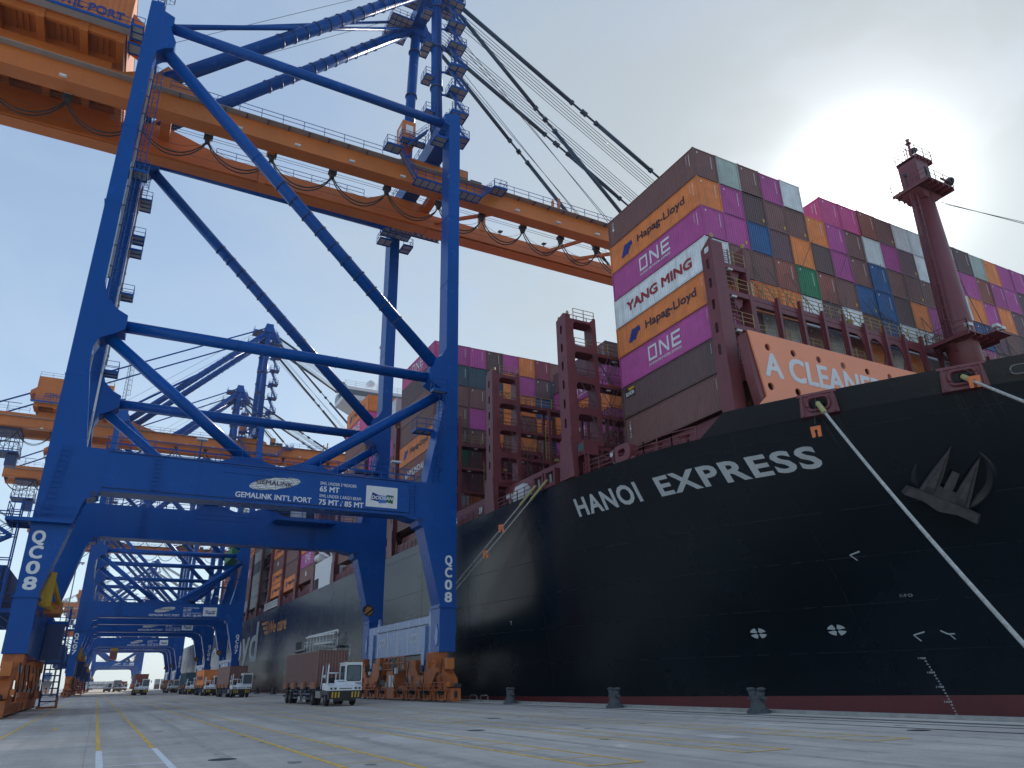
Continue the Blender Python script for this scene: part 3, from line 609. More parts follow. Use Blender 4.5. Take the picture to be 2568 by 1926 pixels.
ladder('caged_ladder', (24.6,-.1,18.4),(25.1,-.1,27.0), M['blue'], crane, w=.55, side=(1,0,0), cage=(0,-1,0))
ladder('caged_ladder', (24.3,19.86,18.4),(24.9,19.86,27.6), M['blue'], crane, w=.6, side=(1,0,0), cage=(0,-1,0))
platform(23.3, 25.2, 1.9, 3.2, 24.2, crane, 'sw'); platform(23.9, 25.3, -.9, -.05, 27.4, crane, 'sw')
platform(22.4, 25.2, 18.7, 19.95, 24.2, crane, 'sw')
for x in (1.5, 22.4): ladder('beam_ladder', (x,-.05,15.3),(x,-.05,18.3), M['blue'], crane, w=.5, side=(1,0,0), step=.33)
for x in (1.5, 18.2): ladder('beam_ladder', (x,19.95,15.3),(x,19.95,18.3), M['blue'], crane, w=.5, side=(1,0,0), step=.33)
# cable trays, pipes and brackets that run over the frame
for x, y in ((-4.52, .3), (-4.52, 20.3)):
    tray = MB().box(x, x+.16, y, y+.30, 18.5, 26.0).box(x, x+.16, y, y+.30, 33.0, 55.5).build('cable_tray', M['steel'], crane)
    cl_ = MB()
    for z in range(34, 55, 2): cl_.box(x-.02, x+.2, y-.06, y+.36, z, z+.06)
    cl_.build('tray_clamp', M['blue_dark'], tray)
for x0, x1, z in ((-2.0,22.0,18.28),(-2.0,22.0,15.5)): MB().tube((x0,-.02,z),(x1,-.02,z),.035,6).build('conduit', M['blue_dark'], crane)
for z in (24.0, 40.0, 48.0):
    for x0, x1 in ((-5.93,-4.57),(25.47,26.79)):
        for y0 in (-.02, 19.98): MB().box(x0, x1, y0, y0+2.04, z, z+.05).build('splice_band', M['blue'], crane)
for x in (4.5, 16.0): MB().box(x, x+.05, -.012, 1.98, 15.26, 18.38).build('splice_band', M['blue'], crane)
for y0 in (0, 20):
    for t in (.33, .66):
        for p, q, r in (((-2.6,y0+1,29.1),(23.9,y0+1,29.2),.50), ((-3.5,y0+1,58.2),(24.5,y0+1,30.9),.60)):
            c = V(p).lerp(V(q), t); d = (V(q)-V(p)).normalized(); MB().tube(c-d*.05, c+d*.05, r+.03, 18).build('weld_collar', M['blue'], crane)
ladder('caged_ladder', (-4.3, 1.0, 31.5), (-4.3, 1.0, 56.0), M['blue'], crane, w=.5, side=(0,1,0), cage=(1,0,0))
platform(-4.5,-3.2,.4,1.9,44.0,crane,'sne'); platform(23.9,25.45,19.2,21.4,38.0,crane,'swn') if False else None
# top of the near landside leg: balcony, ladder cage and lattice mast
platform(-6.9,-5.9,.1,1.9,59.6,crane,'wns'); platform(-4.55,-3.6,2.05,3.4,60.0,crane,'ne')
ms = MB()
for dx, dy in ((-.3,-.3),(.3,-.3),(.3,.3),(-.3,.3)): ms.beam((-5.0+dx,1+dy,63.3),(-5.0+dx*.6,1+dy*.6,74.5),.07,.07)
for i in range(12):
    z = 63.8+i*.88; s = 1-.4*i/12; ms.beam((-5-.3*s,1-.3*s,z),(-5+.3*s,1-.3*s,z+.8),.045,.045).beam((-5+.3*s,1+.3*s,z),(-5-.3*s,1+.3*s,z+.8),.045,.045).beam((-5-.3*s,1-.3*s,z),(-5-.3*s,1+.3*s,z),.045,.045).beam((-5+.3*s,1-.3*s,z),(-5+.3*s,1+.3*s,z),.045,.045)
lm = ms.build('lattice_mast', M['blue_dark'], crane)
ladder('mast_ladder', (-4.55,1,63.4), (-4.75,1,73.5), M['blue_dark'], lm, w=.4, side=(0,1,0), cage=(1,0,0))
# hydraulic / cable drum on the far portal beam
dr = MB().rev([(2.05,-.3),(2.3,-.3),(2.35,-.25),(2.35,.25),(2.3,.3),(2.05,.3),(2.05,-.3)], (16.6, 22.9, 19.2), 36, 'y').rev([(.1,-.4),(.5,-.4),(.5,.4),(.1,.4)], (16.6, 22.9, 19.2), 16, 'y').build('cable_drum', M['dark_steel'], crane)
sp = MB()
for i in range(12): t = i*math.pi/6; sp.beam((16.6+.3*math.cos(t),22.9,19.2+.3*math.sin(t)),(16.6+2.2*math.cos(t),22.9,19.2+2.2*math.sin(t)),.1,.07)
sp.build('drum_spoke', M['steel'], dr)
MB().box(16.0,17.5,20.4,21.4,18.6,20.0).build('drum_motor', M['offwhite'], dr)
MB().box(13.9,20.4,18.2,20.0,17.75,18.1).build('drum_platform', M['blue'], dr)
# floodlights on the portal
def flood(x, y, z, d=-1):
    f = MB().beam((x,y,z),(x,y,z+1.6),.09,.09).build('flood_pole', M['blue_dark'], crane)
    MB().prism([(-.35,0),(.35,0),(.5,.18),(-.5,.18)], 'xy', 0, .01).add([], [])
    h = MB().beam((x-.42,y-.05,z+1.68),(x+.42,y-.05,z+1.68),.5,.14); h.build('flood_head', M['lamp_head'], f)
for x in (4.4, 20.8): flood(x, .25, 18.4); flood(x-1, 20.2, 18.4)
# ---- twin girders and boom
GZ0, GZ1 = 55.9, 58.15
for yc in (7.0, 15.0):
    g = MB().prism([(-32,GZ0+.1),(20,GZ0),(88,GZ0-.1),(88,GZ1-.1),(29,GZ1),(27.6,GZ1+1.3),(23,GZ1+1.3),(20.5,GZ1),(3.5,GZ1),(-.5,59.4),(-3.2,60.1),(-5.5,60.0),(-7.5,59.0),(-32,59.0)], 'xz', yc-.7, yc+.7).build('boom_girder', M['orange'], crane)
    MB().box(-32, 27.2, yc-.86, yc+.86, GZ0-.10, GZ0-.0).build('lower_flange', M['orange'], g)
    MB().box(28.6, 88, yc-.86, yc+.86, GZ0-.20, GZ0-.10).build('lower_flange', M['orange'], g)
    s = -1 if yc < 10 else 1; yi = yc - s*.95
    MB().box(-32, 88, yi-.16, yi+.16, GZ0+.02, GZ0+.30).build('trolley_rail_beam', M['orange'], g)
    MB().box(-30, 88, yc+s*.72, yc+s*1.5, GZ1-.12, GZ1-.06).build('girder_walkway', M['grating'], g)
    for a, b in ((-3.0, 19.5), (34.6, 60), (60, 88)): rail('girder_rail', [(a,yc+s*1.46,GZ1-.06),(b,yc+s*1.46,GZ1-.06)], M['blue'], g, step=2.2)
    rail('girder_rail', [(-31,yc+s*1.46,59.0),(-23,yc+s*1.46,59.0)], M['blue'], g, step=2.2)
    rail('girder_rail', [(2.5,yc-s*.6,GZ1),(20,yc-s*.6,GZ1)], M['blue'], g, step=2.2)
    # brackets along the walkway
    bk = MB()
    for i in range(40):
        x = -2 + i*2.2
        if not 19.5 < x < 34.5: bk.box(x-.04, x+.04, yc+s*.70, yc+s*1.5, GZ1-.24, GZ1-.12)
    bk.build('walkway_bracket', M['blue_dark'], g)
    # floodlights and posts on the boom
    for x in (39.5, 46.5): MB().beam((x,yc,GZ1-.1),(x,yc,GZ1+.9),.1,.1).beam((x-.25,yc,GZ1+.95),(x+.35,yc,GZ1+1.02),.5,.13).build('boom_lamp', M['dark_steel'], g)
for x in (43.2, 44.2): MB().beam((x,7.0,58.0),(x+.1,7.0,60.1+(x-43)*.6),.28,.28).build('boom_stop_post', M['orange'], crane)
MB().box(36.2, 36.9, 14.2, 15.2, 57.9, 60.9).build('boom_post', M['orange'], crane)
# ties between the girders
for xa, xb in ((29.5,37.5),(46.0,50.5),(50.5,58.0),(62,70)):
    MB().beam((xa,14.4,57.2),(xb,7.6,57.2),.32,.42).build('girder_tie', M['orange'], crane)
for x in (-30, -3.0, 28.2): MB().box(x-.5, x+.5, 7.7, 14.3, 58.3, 59.4).build('girder_cross_tie', M['orange'], crane)
MB().box(7.3,8.1,7.7,8.6,55.6,58.0).box(7.3,8.1,13.6,14.3,55.6,58.0).build('girder_hanger', M['orange'], crane)
# cross beams along y over the girders, seated on the legs
cx = MB().box(25.0, 26.9, 2.0, 20.0, 59.6, 61.95).build('upper_cross_beam', M['blue'], crane)
cl = MB().box(-5.8, -4.55, 2.0, 20.0, 60.15, 61.9).build('upper_cross_beam', M['blue'], crane)
rail('handrail', [(25.0,2.2,61.95),(25.0,19.8,61.95)], M['blue'], cx); rail('handrail', [(26.85,2.2,61.95),(26.85,19.8,61.95)], M['blue'], cx)
for yc in (7.0, 15.0): MB().box(24.9,27.0,yc-.72,yc+.72,GZ1+1.25,59.6).build('hanger_block', M['blue'], cx)
# ---- A-frame: posts, head beam, backstays
AP = [((26.0,5.2,61.9),(26.2,7.1,91.5)), ((26.0,16.6,61.9),(26.2,14.7,91.5))]
for (p, q), yc in zip(AP, (7.0, 15.0)):
    post = MB().tube(p, q, .72, 20, .68).build('frame_post', M['blue'], crane)
    for t in (.072,.10,.30,.54,.80):
        c = V(p).lerp(V(q), t); MB().tube(c-V((0,0,.12)), c+V((0,0,.12)), .86, 20).build('post_collar', M['blue_dark'], post)
    a = (-3.6, yc, 60.2); b = (25.9, 7.1 if yc < 10 else 14.7, 89.8)
    MB().tube(a, b, .74, 20).build('backstay_tube', M['blue'], crane); ringed(a, b, .74, .36, .80, 1.7)
    MB().prism([(-4.9,60.0),(-2.2,59.9),(-2.8,61.4),(-3.6,61.9)], 'xz', yc-.25, yc+.25).build('backstay_foot', M['orange'], crane)
    # rear tie rods
    MB().tube((25.6, b[1], 91.2), (-31, yc, 60.2), .20, 8).build('rear_tie_rod', M['blue'], crane)
hb_ = MB().box(25.2, 27.1, 5.9, 15.9, 89.6, 92.0).build('head_beam', M['blue'], crane)
MB().prism([(24.6,88.4),(27.4,88.4),(27.8,89.9),(27.1,91.8),(25.2,91.8)], 'xz', 14.1, 15.3).build('head_gusset', M['blue'], hb_)
MB().prism([(24.6,88.4),(27.4,88.4),(27.8,89.9),(27.1,91.8),(25.2,91.8)], 'xz', 6.5, 7.7).build('head_gusset', M['blue'], hb_)
platform(21.9, 25.1, 12.6, 17.4, 88.9, crane, 'nsw'); platform(22.6, 25.1, 8.0, 12.2, 90.6, crane, 'w'); platform(27.3, 28.6, 15.4, 17.0, 87.6, crane, 'nse')
MB().tube((-3.4,1.2,62.0),(25.4,14.6,89.4),.26,12).build('leg_tie_tube', M['blue'], crane)
# forestays: link bars with joint plates, near and far, inner and outer
def stay(p, q, r, joints):
    p = V(p); q = V(q); d = (q-p).normalized(); mb = MB(); cuts = [0]+joints+[1]
    for a, b in zip(cuts, cuts[1:]): mb.tube(p.lerp(q,a)+d*.9, p.lerp(q,b)-d*.9, r, 10)
    o = mb.build('forestay', M['stay'], crane)
    for t in joints: c = p.lerp(q,t); MB().beam(c-d*1.5, c+d*1.5, .26, .16).tube(c-d*1.25, c-d*.75, r+.07, 10).tube(c+d*.75, c+d*1.25, r+.07, 10).build('stay_joint', M['stay'], o)
    MB().beam(p, p+d*1.3, .3, .2).build('stay_end', M['stay'], o); MB().beam(q-d*1.3, q, .3, .2).build('stay_end', M['stay'], o)
for yc, ya in ((7.0, 7.1), (15.0, 14.7)):
    pin = (28.3, ya, 89.2 if yc < 10 else 89.6)
    stay(pin, (84.0, yc, 58.6), .30, [.36, .40, .60]); stay((28.1, ya, 88.4 if yc < 10 else 89.0), (57.8, yc, 58.6), .27, [.47, .52])
    MB().prism([(26.8,88.0),(28.9,87.6),(28.9,89.4),(26.8,91.0)], 'xz', ya-.3, ya+.3).build('stay_lug', M['blue'], crane)
# boom hoist ropes: bundles from the head to the boom tip, spaced singly
rp = MB()
for yc, n in ((8.6, 5), (12.6, 5)):
    for i in range(n):
        dy = (i - 2)*.62; rp.pipe([(28.2, yc+dy*.35, 89.6-.35*i), (80.0, yc+dy, 59.6+.3*i)], .045, 6)
for yc in (8.8, 12.4):
    for i in range(2): rp.pipe([(28.0, yc+i*.5, 87.2-i*.6), (55.5+i*1.6, yc+i*.5, 59.0)], .042, 6)
rp.build('boom_hoist_ropes', M['wire'], crane)['kind'] = 'stuff'
rl = MB()
for yc in (8.0, 14.0):
    rl.pipe([(25.4, yc, 91.8), (-8.0, yc, 62.5)], .035, 4)
rl.build('hoist_line', M['wire'], crane)
# stair tower clipped to the near post
z = 62.4; k = 0
tw = MB().beam((28.3,4.6,62.0),(28.3,5.9,90.0),.22,.22).build('stair_mast', M['blue'], crane)
while z < 87.5:
    t = (z-61.9)/29.6; y = 5.0 + 1.7*t
    platform(27.3, 29.5, y-1.7, y+.3, z, crane, 'sne' if k % 2 else 'sew')
    stair((29.15, y-1.5, z), (27.65, y-.1, z+3.9), crane, side=(.7,.7,0), w=.75)
    if k % 2: platform(26.9, 27.9, y-2.6, y-1.7, z-1.2, crane, 'se')
    MB().beam((26.6, y+.4, z-.1), (28.3, y-.3, z-.1), .14, .25).build('stair_bracket', M['blue'], crane)
    z += 3.95; k += 1
platform(26.9, 29.2, 4.6, 8.6, 86.8, crane, 'sne')
for k2 in range(4):
    zz2 = 66 + k2*6.0; platform(24.3, 25.4, 4.6+.4*k2, 6.4+.4*k2, zz2, crane, 'sw')
for k2 in range(5):
    MB().box(25.3, 25.5, 4.4+2.9*k2, 5.0+2.9*k2, 62.0, 62.9).build('beam_cabinet', M['dark_steel'], crane)
for x in (-20,-12,4,10,16,22,31,37,43,49,55):
    MB().box(x-.3, x+.3, 5.25, 5.5, 55.6, 55.8).beam((x,5.4,55.8),(x,6.2,56.2),.06,.06).build('girder_lamp', M['lamp_head'], crane)
ladder('post_ladder', (26.0, 4.3, 62.2), (26.1, 6.3, 89.0), M['blue_dark'], crane, w=.5, side=(1,0,0))
# around the waterside leg head: service platforms, stairs, hinge walkway hung on the near girder
platform(24.0, 25.45, .3, 2.0, 58.6, crane, 'swn')
stair((22.0, 4.2, 59.2), (24.4, 4.2, 62.2), crane, side=(0,1,0))
platform(19.6, 21.4, 4.2, 5.6, 58.9, crane, 'nsw'); stair((21.4,4.9,58.8),(23.4,4.9,55.6), crane, side=(0,1,0))
platform(23.3, 31.6, 4.2, 5.7, 55.3, crane, 's'); stair((31.5,4.9,55.4),(33.4,4.9,57.5), crane, side=(0,1,0)); platform(33.3, 35.0, 4.2, 5.7, 57.4, crane, 'nse')
platform(24.6, 31.2, 16.2, 17.6, 56.6, crane, 'ns'); platform(23.6, 25.3, 18.3, 19.9, 55.6, crane, 'sw'); platform(26.9,28.2,18.6,20.6,55.6,crane,'se')
platform(24.0, 27.8, 17.7, 19.9, 57.1, crane, 'sew')
tr_ = MB()
for i in range(9):
    x = 24.6+i*.72; tr_.beam((x,16.5,56.5),(x+.72,16.5,55.7),.06,.06).beam((x,16.5,55.7),(x+.72,16.5,56.5),.06,.06)
tr_.beam((24.6,16.5,55.7),(31.1,16.5,55.7),.08,.08)
tr_.build('walkway_truss', M['blue_dark'], crane)
lo = MB().box(21.6,23.2,5.0,7.2,60.4,63.6).build('latch_house', M['orange'], crane)
MB().box(21.58,21.6,5.4,6.4,61.9,63.0).build('window', M['white'], lo); MB().box(22.0,22.9,4.985,4.998,61.9,63.0).build('window', M['white'], lo)
platform(21.3, 24.2, 4.2, 5.0, 60.3, crane, 'sw')
bx = MB().box(29.6,30.8,6.6,7.6,58.15,60.3).build('hinge_cabinet', M['dark_steel'], crane)
MB().box(29.7,30.7,6.585,6.6,59.2,60.2).build('cabinet_panel', M['orange'], bx); MB().box(31.1,32.6,6.4,7.6,58.15,59.1).build('hinge_winch', M['dark_steel'], bx)
# machinery house on the landside girders
mh = MB().box(-22.4,-7.4,3.2,18.8,61.0,67.2).build('machinery_house', M['orange'], crane)
for x in (-22.4, -7.4):
    s = -1 if x < -15 else 1
    MB().prism([(x,63.6),(x+s*1.2,63.0),(x+s*1.2,64.0),(x,65.0)], 'xz', 4.4, 8.8).build('vent_hood', M['orange'], mh)
    MB().prism([(x,63.6),(x+s*1.2,63.0),(x+s*1.2,64.0),(x,65.0)], 'xz', 13.0, 17.4).build('vent_hood', M['orange'], mh)
rb = MB()
for i in range(30): x = -22.2+i*.5; rb.box(x-.03,x+.03,3.14,3.199,61.1,67.1)
rb.build('wall_rib', M['orange'], mh)
ub = MB()
for x in (-21.8,-18.2,-14.6,-11.0,-7.9): ub.box(x-.35,x+.35,3.3,18.7,59.9,60.98)
for yy in (3.6,7.0,15.0,18.3): ub.box(-22.2,-7.6,yy-.18,yy+.18,60.2,60.97)
for i in range(28): x = -22.0+i*.52; ub.box(x-.04,x+.04,3.8,18.2,60.78,60.96)
ub.build('floor_beam', M['orange'], mh)
for yy in (7.0,15.0): MB().box(-21.5,-8.5,yy-.5,yy+.5,58.98,59.9).build('house_seat', M['orange'], mh)
wk = MB().box(-23,-7.2,2.1,3.15,60.92,60.98).build('house_walkway', M['grating'], mh); MB().box(-23,-7.2,2.0,2.1,60.8,61.1).build('walkway_edge', M['blue'], wk)
rail('handrail', [(-23,2.05,61.0),(-7.2,2.05,61.0),(-7.2,3.0,61.0)], M['blue'], mh, step=1.2)
rail('roof_rail', [(-22.3,3.3,67.2),(-7.5,3.3,67.2)], M['wire'], mh, step=2.4); rail('roof_rail', [(-7.5,3.3,67.2),(-7.5,18.6,67.2)], M['wire'], mh, step=2.4)
platform(-7.2,-5.9,3.2,4.6,60.2,crane,'nse')
letter('lettering', "GEMALINK INT'L PORT", M['logo_blue'], mh, (-20.6,3.13,62.4), (1,0,0), (0,0,1), 12.6, 1.0, .02)
MB().beam((-12.2,3.0,61.0),(-12.2,3.0,63.4),.12,.12).build('lamp_post', M['blue'], mh)
# trolley parked behind, with hanging lattice and cab
tr = empty('trolley'); adopt(crane, tr)
MB().box(-29,-24,7.5,14.5,55.2,56.0).build('trolley_frame', M['blue_dark'], tr)
lt = MB()
for x in (-29,-27.3,-25.6,-23.9):
    for yy in (8,14): lt.beam((x,yy,50.5),(x,yy,55.4),.14,.14)
for z0 in (50.6,52.6,54.4):
    for yy in (8,14): lt.beam((-29,yy,z0),(-23.9,yy,z0),.12,.12)
    for x in (-29,-23.9): lt.beam((x,8,z0),(x,14,z0),.12,.12)
for yy in (8,14):
    for x in (-29,-27.3,-25.6): lt.beam((x,yy,50.6),(x+1.7,yy,52.6),.08,.08).beam((x+1.7,yy,52.6),(x,yy,54.4),.08,.08)
lt.build('trolley_lattice', M['blue_dark'], tr)
platform(-29.2,-23.7,7.8,14.2,50.5,tr,'nsew'); MB().box(-25.9,-23.9,9,12,47.6,50.2).build('operator_cab', M['blue_dark'], tr)
mh2 = MB()
for x in (-27.5,-29.5):
    for yy in (7.2,14.8): mh2.beam((x,yy,56.0),(x,yy,61.5),.12,.12)
mh2.beam((-31,7.2,61.5),(-25,7.2,61.5),.12,.12).build('trolley_gantry', M['blue_dark'], tr)
# festoon: carriers on the near girder's inner rail with looped cables
fx = [-31.2,-24.7,-18.2,-11.7,-5.2,1.3,7.9,14.6,21.1,27.7,33.5,39.4,45.1,50.8,56.5,62.2,68]
for i, x in enumerate(fx):
    cr = MB().box(x-.45,x+.45,8.1,8.7,55.55,55.95).prism([(x-.35,55.55),(x+.35,55.55),(x+.18,54.95),(x-.18,54.95)], 'xz', 8.15, 8.65).build('festoon_carrier', M['dark_steel'], crane)
    if i % 2: MB().prism([(x-.35,55.9),(x+.35,55.9),(x+.25,56.6),(x-.25,56.6)], 'xz', 7.95, 8.08).build('carrier_plate', M['offwhite'], cr)
    if i:
        x0 = fx[i-1]; mb = MB()
        for dy, sag, r in ((8.25,2.55,.075),(8.55,2.75,.075),(8.4,1.5,.02)):
            pts = [(x0+(x-x0)*t, dy, 55.2 - sag*(1-(2*t-1)**2)**.8) for t in [j/14 for j in range(15)]]; mb.pipe(pts, r, 5)
        mb.build('festoon_cable', M['cable'], crane)
tw_ = MB()
for dy in (8.9, 9.3, 12.8): tw_.pipe([(-32,dy,56.2),(86,dy,56.0)], .03, 4)
tw_.build('trolley_rope', M['wire'], crane)
# signage on the portal beams (both frames carry it towards the camera side)
def signs(y0, par):
    yb = y0 + .02; u = (1,0,0); w = (0,0,1)
    ell = []
    for i in range(40):
        t = 2*math.pi*i/40; a = 2.05*math.cos(t); b = .50*math.sin(t); th = R_(11); ell.append((a*math.cos(th)-b*math.sin(th), a*math.sin(th)+b*math.cos(th)))
    g = flat('logo_disc', [ell], M['white'], par, (10.4, yb, 17.0), u, w)
    ln = MB()
    for k in range(-3, 4):
        pts = []
        for i in range(13):
            f = -1+2*i/12; a = 2.0*math.sin(k*.42)*math.sqrt(max(0,1-f*f*.98)); b = .49*f; th = R_(11); pts.append((10.4+a*math.cos(th)-b*math.sin(th), yb-.012, 17.0+a*math.sin(th)+b*math.cos(th)))
        ln.pipe(pts, .012, 4)
    for k in (-.6,-.2,.2,.6):
        L_ = 2.02*math.sqrt(1-k*k); th = R_(11); pa = [(s*L_, k*.49) for s in (-1,-.5,0,.5,1)]
        ln.pipe([(10.4+a*math.cos(th)-b*math.sin(th), yb-.012, 17.0+a*math.sin(th)+b*math.cos(th)) for a, b in pa], .012, 4)
    ln.build('globe_lines', M['wire'], g)
    letter('lettering', 'GEMALINK', M['navy_text'], g, (8.9,yb-.03,16.86), u, w, 2.9, .36, .02)
    letter('lettering', "GEMALINK INT'L PORT", M['white'], par, (7.4,yb,15.66), u, w, 6.05, .42, .028)
    letter('lettering', 'SWL UNDER SPREADER', M['white'], par, (14.1,yb,17.30), u, w, 3.15, .26, .012)
    letter('lettering', '65 MT', M['white'], par, (14.1,yb,16.72), u, w, 1.65, .44, .035)
    letter('lettering', 'SWL UNDER CARGO BEAM', M['white'], par, (14.1,yb,16.22), u, w, 3.6, .26, .012)
    letter('lettering', '75 MT / 85 MT', M['white'], par, (14.1,yb,15.60), u, w, 3.85, .44, .035)
    d = flat('sign_panel', [[(0,0),(2.85,0),(2.85,1.85),(0,1.85)]], M['white'], par, (18.13,yb,15.78), u, w)
    flat('emblem', [[(.42,.62),(1.28,.46),(1.36,1.0),(.56,1.30)]], M['logo_blue'], d, (18.13,yb-.006,15.78), u, w)
    flat('emblem', [[(1.16,.35),(1.86,.42),(1.86,1.06),(1.16,1.06)]], M['lightblue'], d, (18.13,yb-.009,15.78), u, w)
    flat('emblem', [[(1.82,.50),(2.44,.40),(2.52,1.12),(1.86,1.16)]], M['green'], d, (18.13,yb-.012,15.78), u, w)
    letter('lettering', 'DOOSAN', M['white'], d, (18.62,yb-.02,16.47), u, w, 1.98, .30, .045, 1.0, .25)
signs(0, crane)
# ---- numbers per crane: built for each copy
def numbers(root, num):
    for y0 in (-.006,):
        for i, ch in enumerate('QC'+num):
            z0 = 11.22 - i*1.06; letter('lettering', ch, M['white'], root, (-5.63+.02*i,y0,z0), (1,0,0), (0,0,1), .74, .82, .05)
            letter('lettering', ch, M['white'], root, (25.68,y0,z0-.05), (1,0,0), (0,0,1), .62, .80, .05)
    for y1 in (7.2, 16.2): letter('lettering', 'QC'+num, M['white'], root, (25.225, y1, 4.95), (0,-1,0), (0,0,1), 2.0, .72, .02)
    for yy, s in ((3.6,"45'"),(5.0,"40'"),(10.5,"20'"),(13.5,"20'"),(16.9,"40'"),(18.7,"45'")): letter('lettering', s, M['white'], root, (25.225, yy, 4.15), (0,-1,0), (0,0,1), .55, .36, .0)
    # warning disc on the far waterside leg
    dd = MB().rev([(.62,-.02),(.62,-.008)], (25.0, 20.0, 8.9), 20, 'y').build('warning_disc', M['black_plastic'], root)
    flat('warning_stripe', [[(-.5,-.25),(-.38,-.42),(.42,.2),(.3,.42)], [(-.35,.1),(-.22,-.05),(.1,.25),(.0,.45)], [(-.1,-.5),(.15,-.5),(.5,-.2),(.5,.0)]], M['wecare'], dd, (25.0,19.965,8.9), (1,0,0), (0,0,1))
tag(crane, 'nearest blue and orange ship-to-shore crane, numbered QC08, towering at the left', 'crane', 'ship-to-shore cranes along the quay')
for num, y, lb in (('07', 180.0, 'second blue quay crane, numbered QC07, directly behind the nearest one'), ('06', 229.0, 'blue quay crane numbered QC06, close behind the QC07 crane'),
                   ('05', 316.0, 'blue quay crane numbered QC05, with a brown box hanging in its portal'), ('04', 350.0, 'blue quay crane numbered QC04, hard behind the QC05 crane'),
                   ('03', 622.0, 'pale distant blue quay crane, first of the farthest group'), ('02', 672.0, 'pale distant blue quay crane, second of the farthest group'), ('01', 722.0, 'palest and farthest blue quay crane at the quay end')):
    c = copy_tree(crane); c.location = (0, y, 0); c['label'] = lb
    numbers(c, num)
numbers(crane, '08')
# ------------------------------------------------------------------ container ship: hull lofted from deck and waterline curves
XC, HB, ZD = 61.2, 30.0, 16.7
DKY = [-3,0,4,10,15,20,23.4,27,30.2,31.3,36.1,39.1,43.5,48.7,53.2,58,420]
DKH = [0,3.2,6.6,11.2,14.6,17.7,20.05,22.3,24.2,24.75,27.3,28.2,28.95,29.6,29.9,30,30]
WLY = [-20,5,15,25,35,45,55,65,75,85,420]
WLH = [-12,2.5,8.2,13.6,18.6,23.2,26.8,29.0,29.8,30,30]
def interp(x, xs, ys):
    if x <= xs[0]: return ys[0]
    for i in range(1, len(xs)):
        if x <= xs[i]: t = (x-xs[i-1])/(xs[i]-xs[i-1]); return ys[i-1]+(ys[i]-ys[i-1])*t
    return ys[-1]
def sm_interp(x, xs, ys):          # softened by averaging so plates read as a fair curve
    return sum(interp(x+d, xs, ys) for d in (-3,-1.5,0,1.5,3))/5 if -1 < x < 95 else interp(x, xs, ys)
def hbr(Y, z):
    w = max(0, min(z/ZD, 1.1))**1.5; wl = sm_interp(Y, WLY, WLH); dk = sm_interp(Y, DKY, DKH)
    return max(0, wl+(dk-wl)*w)
def hx(Y, z): return XC - hbr(Y, z)
ship = empty('container_ship', (XC, 200, 0), label='huge dark hulled container ship HANOI EXPRESS moored along the quay, bow to the right', cat='ship')
# children are given in world coordinates: shift by the root's place
SH = Vector((-XC, -200, 0))
class SB(MB):
    def build(s, name, mat, parent=None, label=None):
        par = parent or ship
        s.v = [(p[0]-XC, p[1]-200, p[2]) for p in s.v]
        return MB.build(s, name, mat, par, label)
YS = [-3 + i*1.0 for i in range(100)] + [97+4*i for i in range(1, 76)]
def hull_rows(zs, name, m, over=0.0):
    mb = SB(); n = len(YS)
    for side in (-1, 1):
        vs = [(XC + side*hbr(Y, z), Y, z) for z in zs for Y in YS]
        mb.add(vs, [(r*n+i, r*n+i+1, (r+1)*n+i+1, (r+1)*n+i) for r in range(len(zs)-1) for i in range(n-1)], True)
    return mb.build(name, m)
hull = hull_rows([.2]+[1.1+i*1.04 for i in range(15)]+[ZD], 'hull', M['hull'])
hull_rows([-6, -3, -1.2, -.4, .2], 'boot_topping', M['boot_red'])
dk = SB(); n = len(YS)
dk.add([(XC-hbr(Y,ZD)+.02, Y, ZD-.05) for Y in YS]+[(XC+hbr(Y,ZD)-.02, Y, ZD-.05) for Y in YS], [(i,i+1,n+i+1,n+i) for i in range(n-1)])
dk.build('deck', M['maroon'])
YE = YS[-1]; SB().add([(XC-HB,YE,-6),(XC+HB,YE,-6),(XC+HB,YE,ZD),(XC-HB,YE,ZD)],[(0,1,2,3)]).build('transom', M['hull'])
# plating seams: shallow weld beads on the flat side
for z in (4.6, 9.2, 12.6):
    SB().box(XC-HB-.012, XC-HB+.01, 90, 330, z, z+.035).build('weld_bead', M['hull'], hull)
for y in (66, 99, 113, 136, 158, 180, 204, 232):
    SB().box(hx(y,9)-.014, hx(y,9)+.01, y, y+.035, 9.3, 16.4).build('weld_bead', M['hull'], hull)
mat('weld', (0.006, 0.011, 0.017), 0.28, var=0.2)
for z in (2.8, 5.6, 8.4, 11.2, 15.7):
    SB().pipe([(hx(Y, z)-.004, Y, z) for Y in [4+1.0*i for i in range(93)]], .016, 4).build('plate_seam', M['weld'], hull)
for Y in (12, 20.5, 33, 45, 57, 69, 81):
    SB().pipe([(hx(Y, z)-.004, Y, z) for z in [.4+.52*i for i in range(32)]], .014, 4).build('plate_seam', M['weld'], hull)
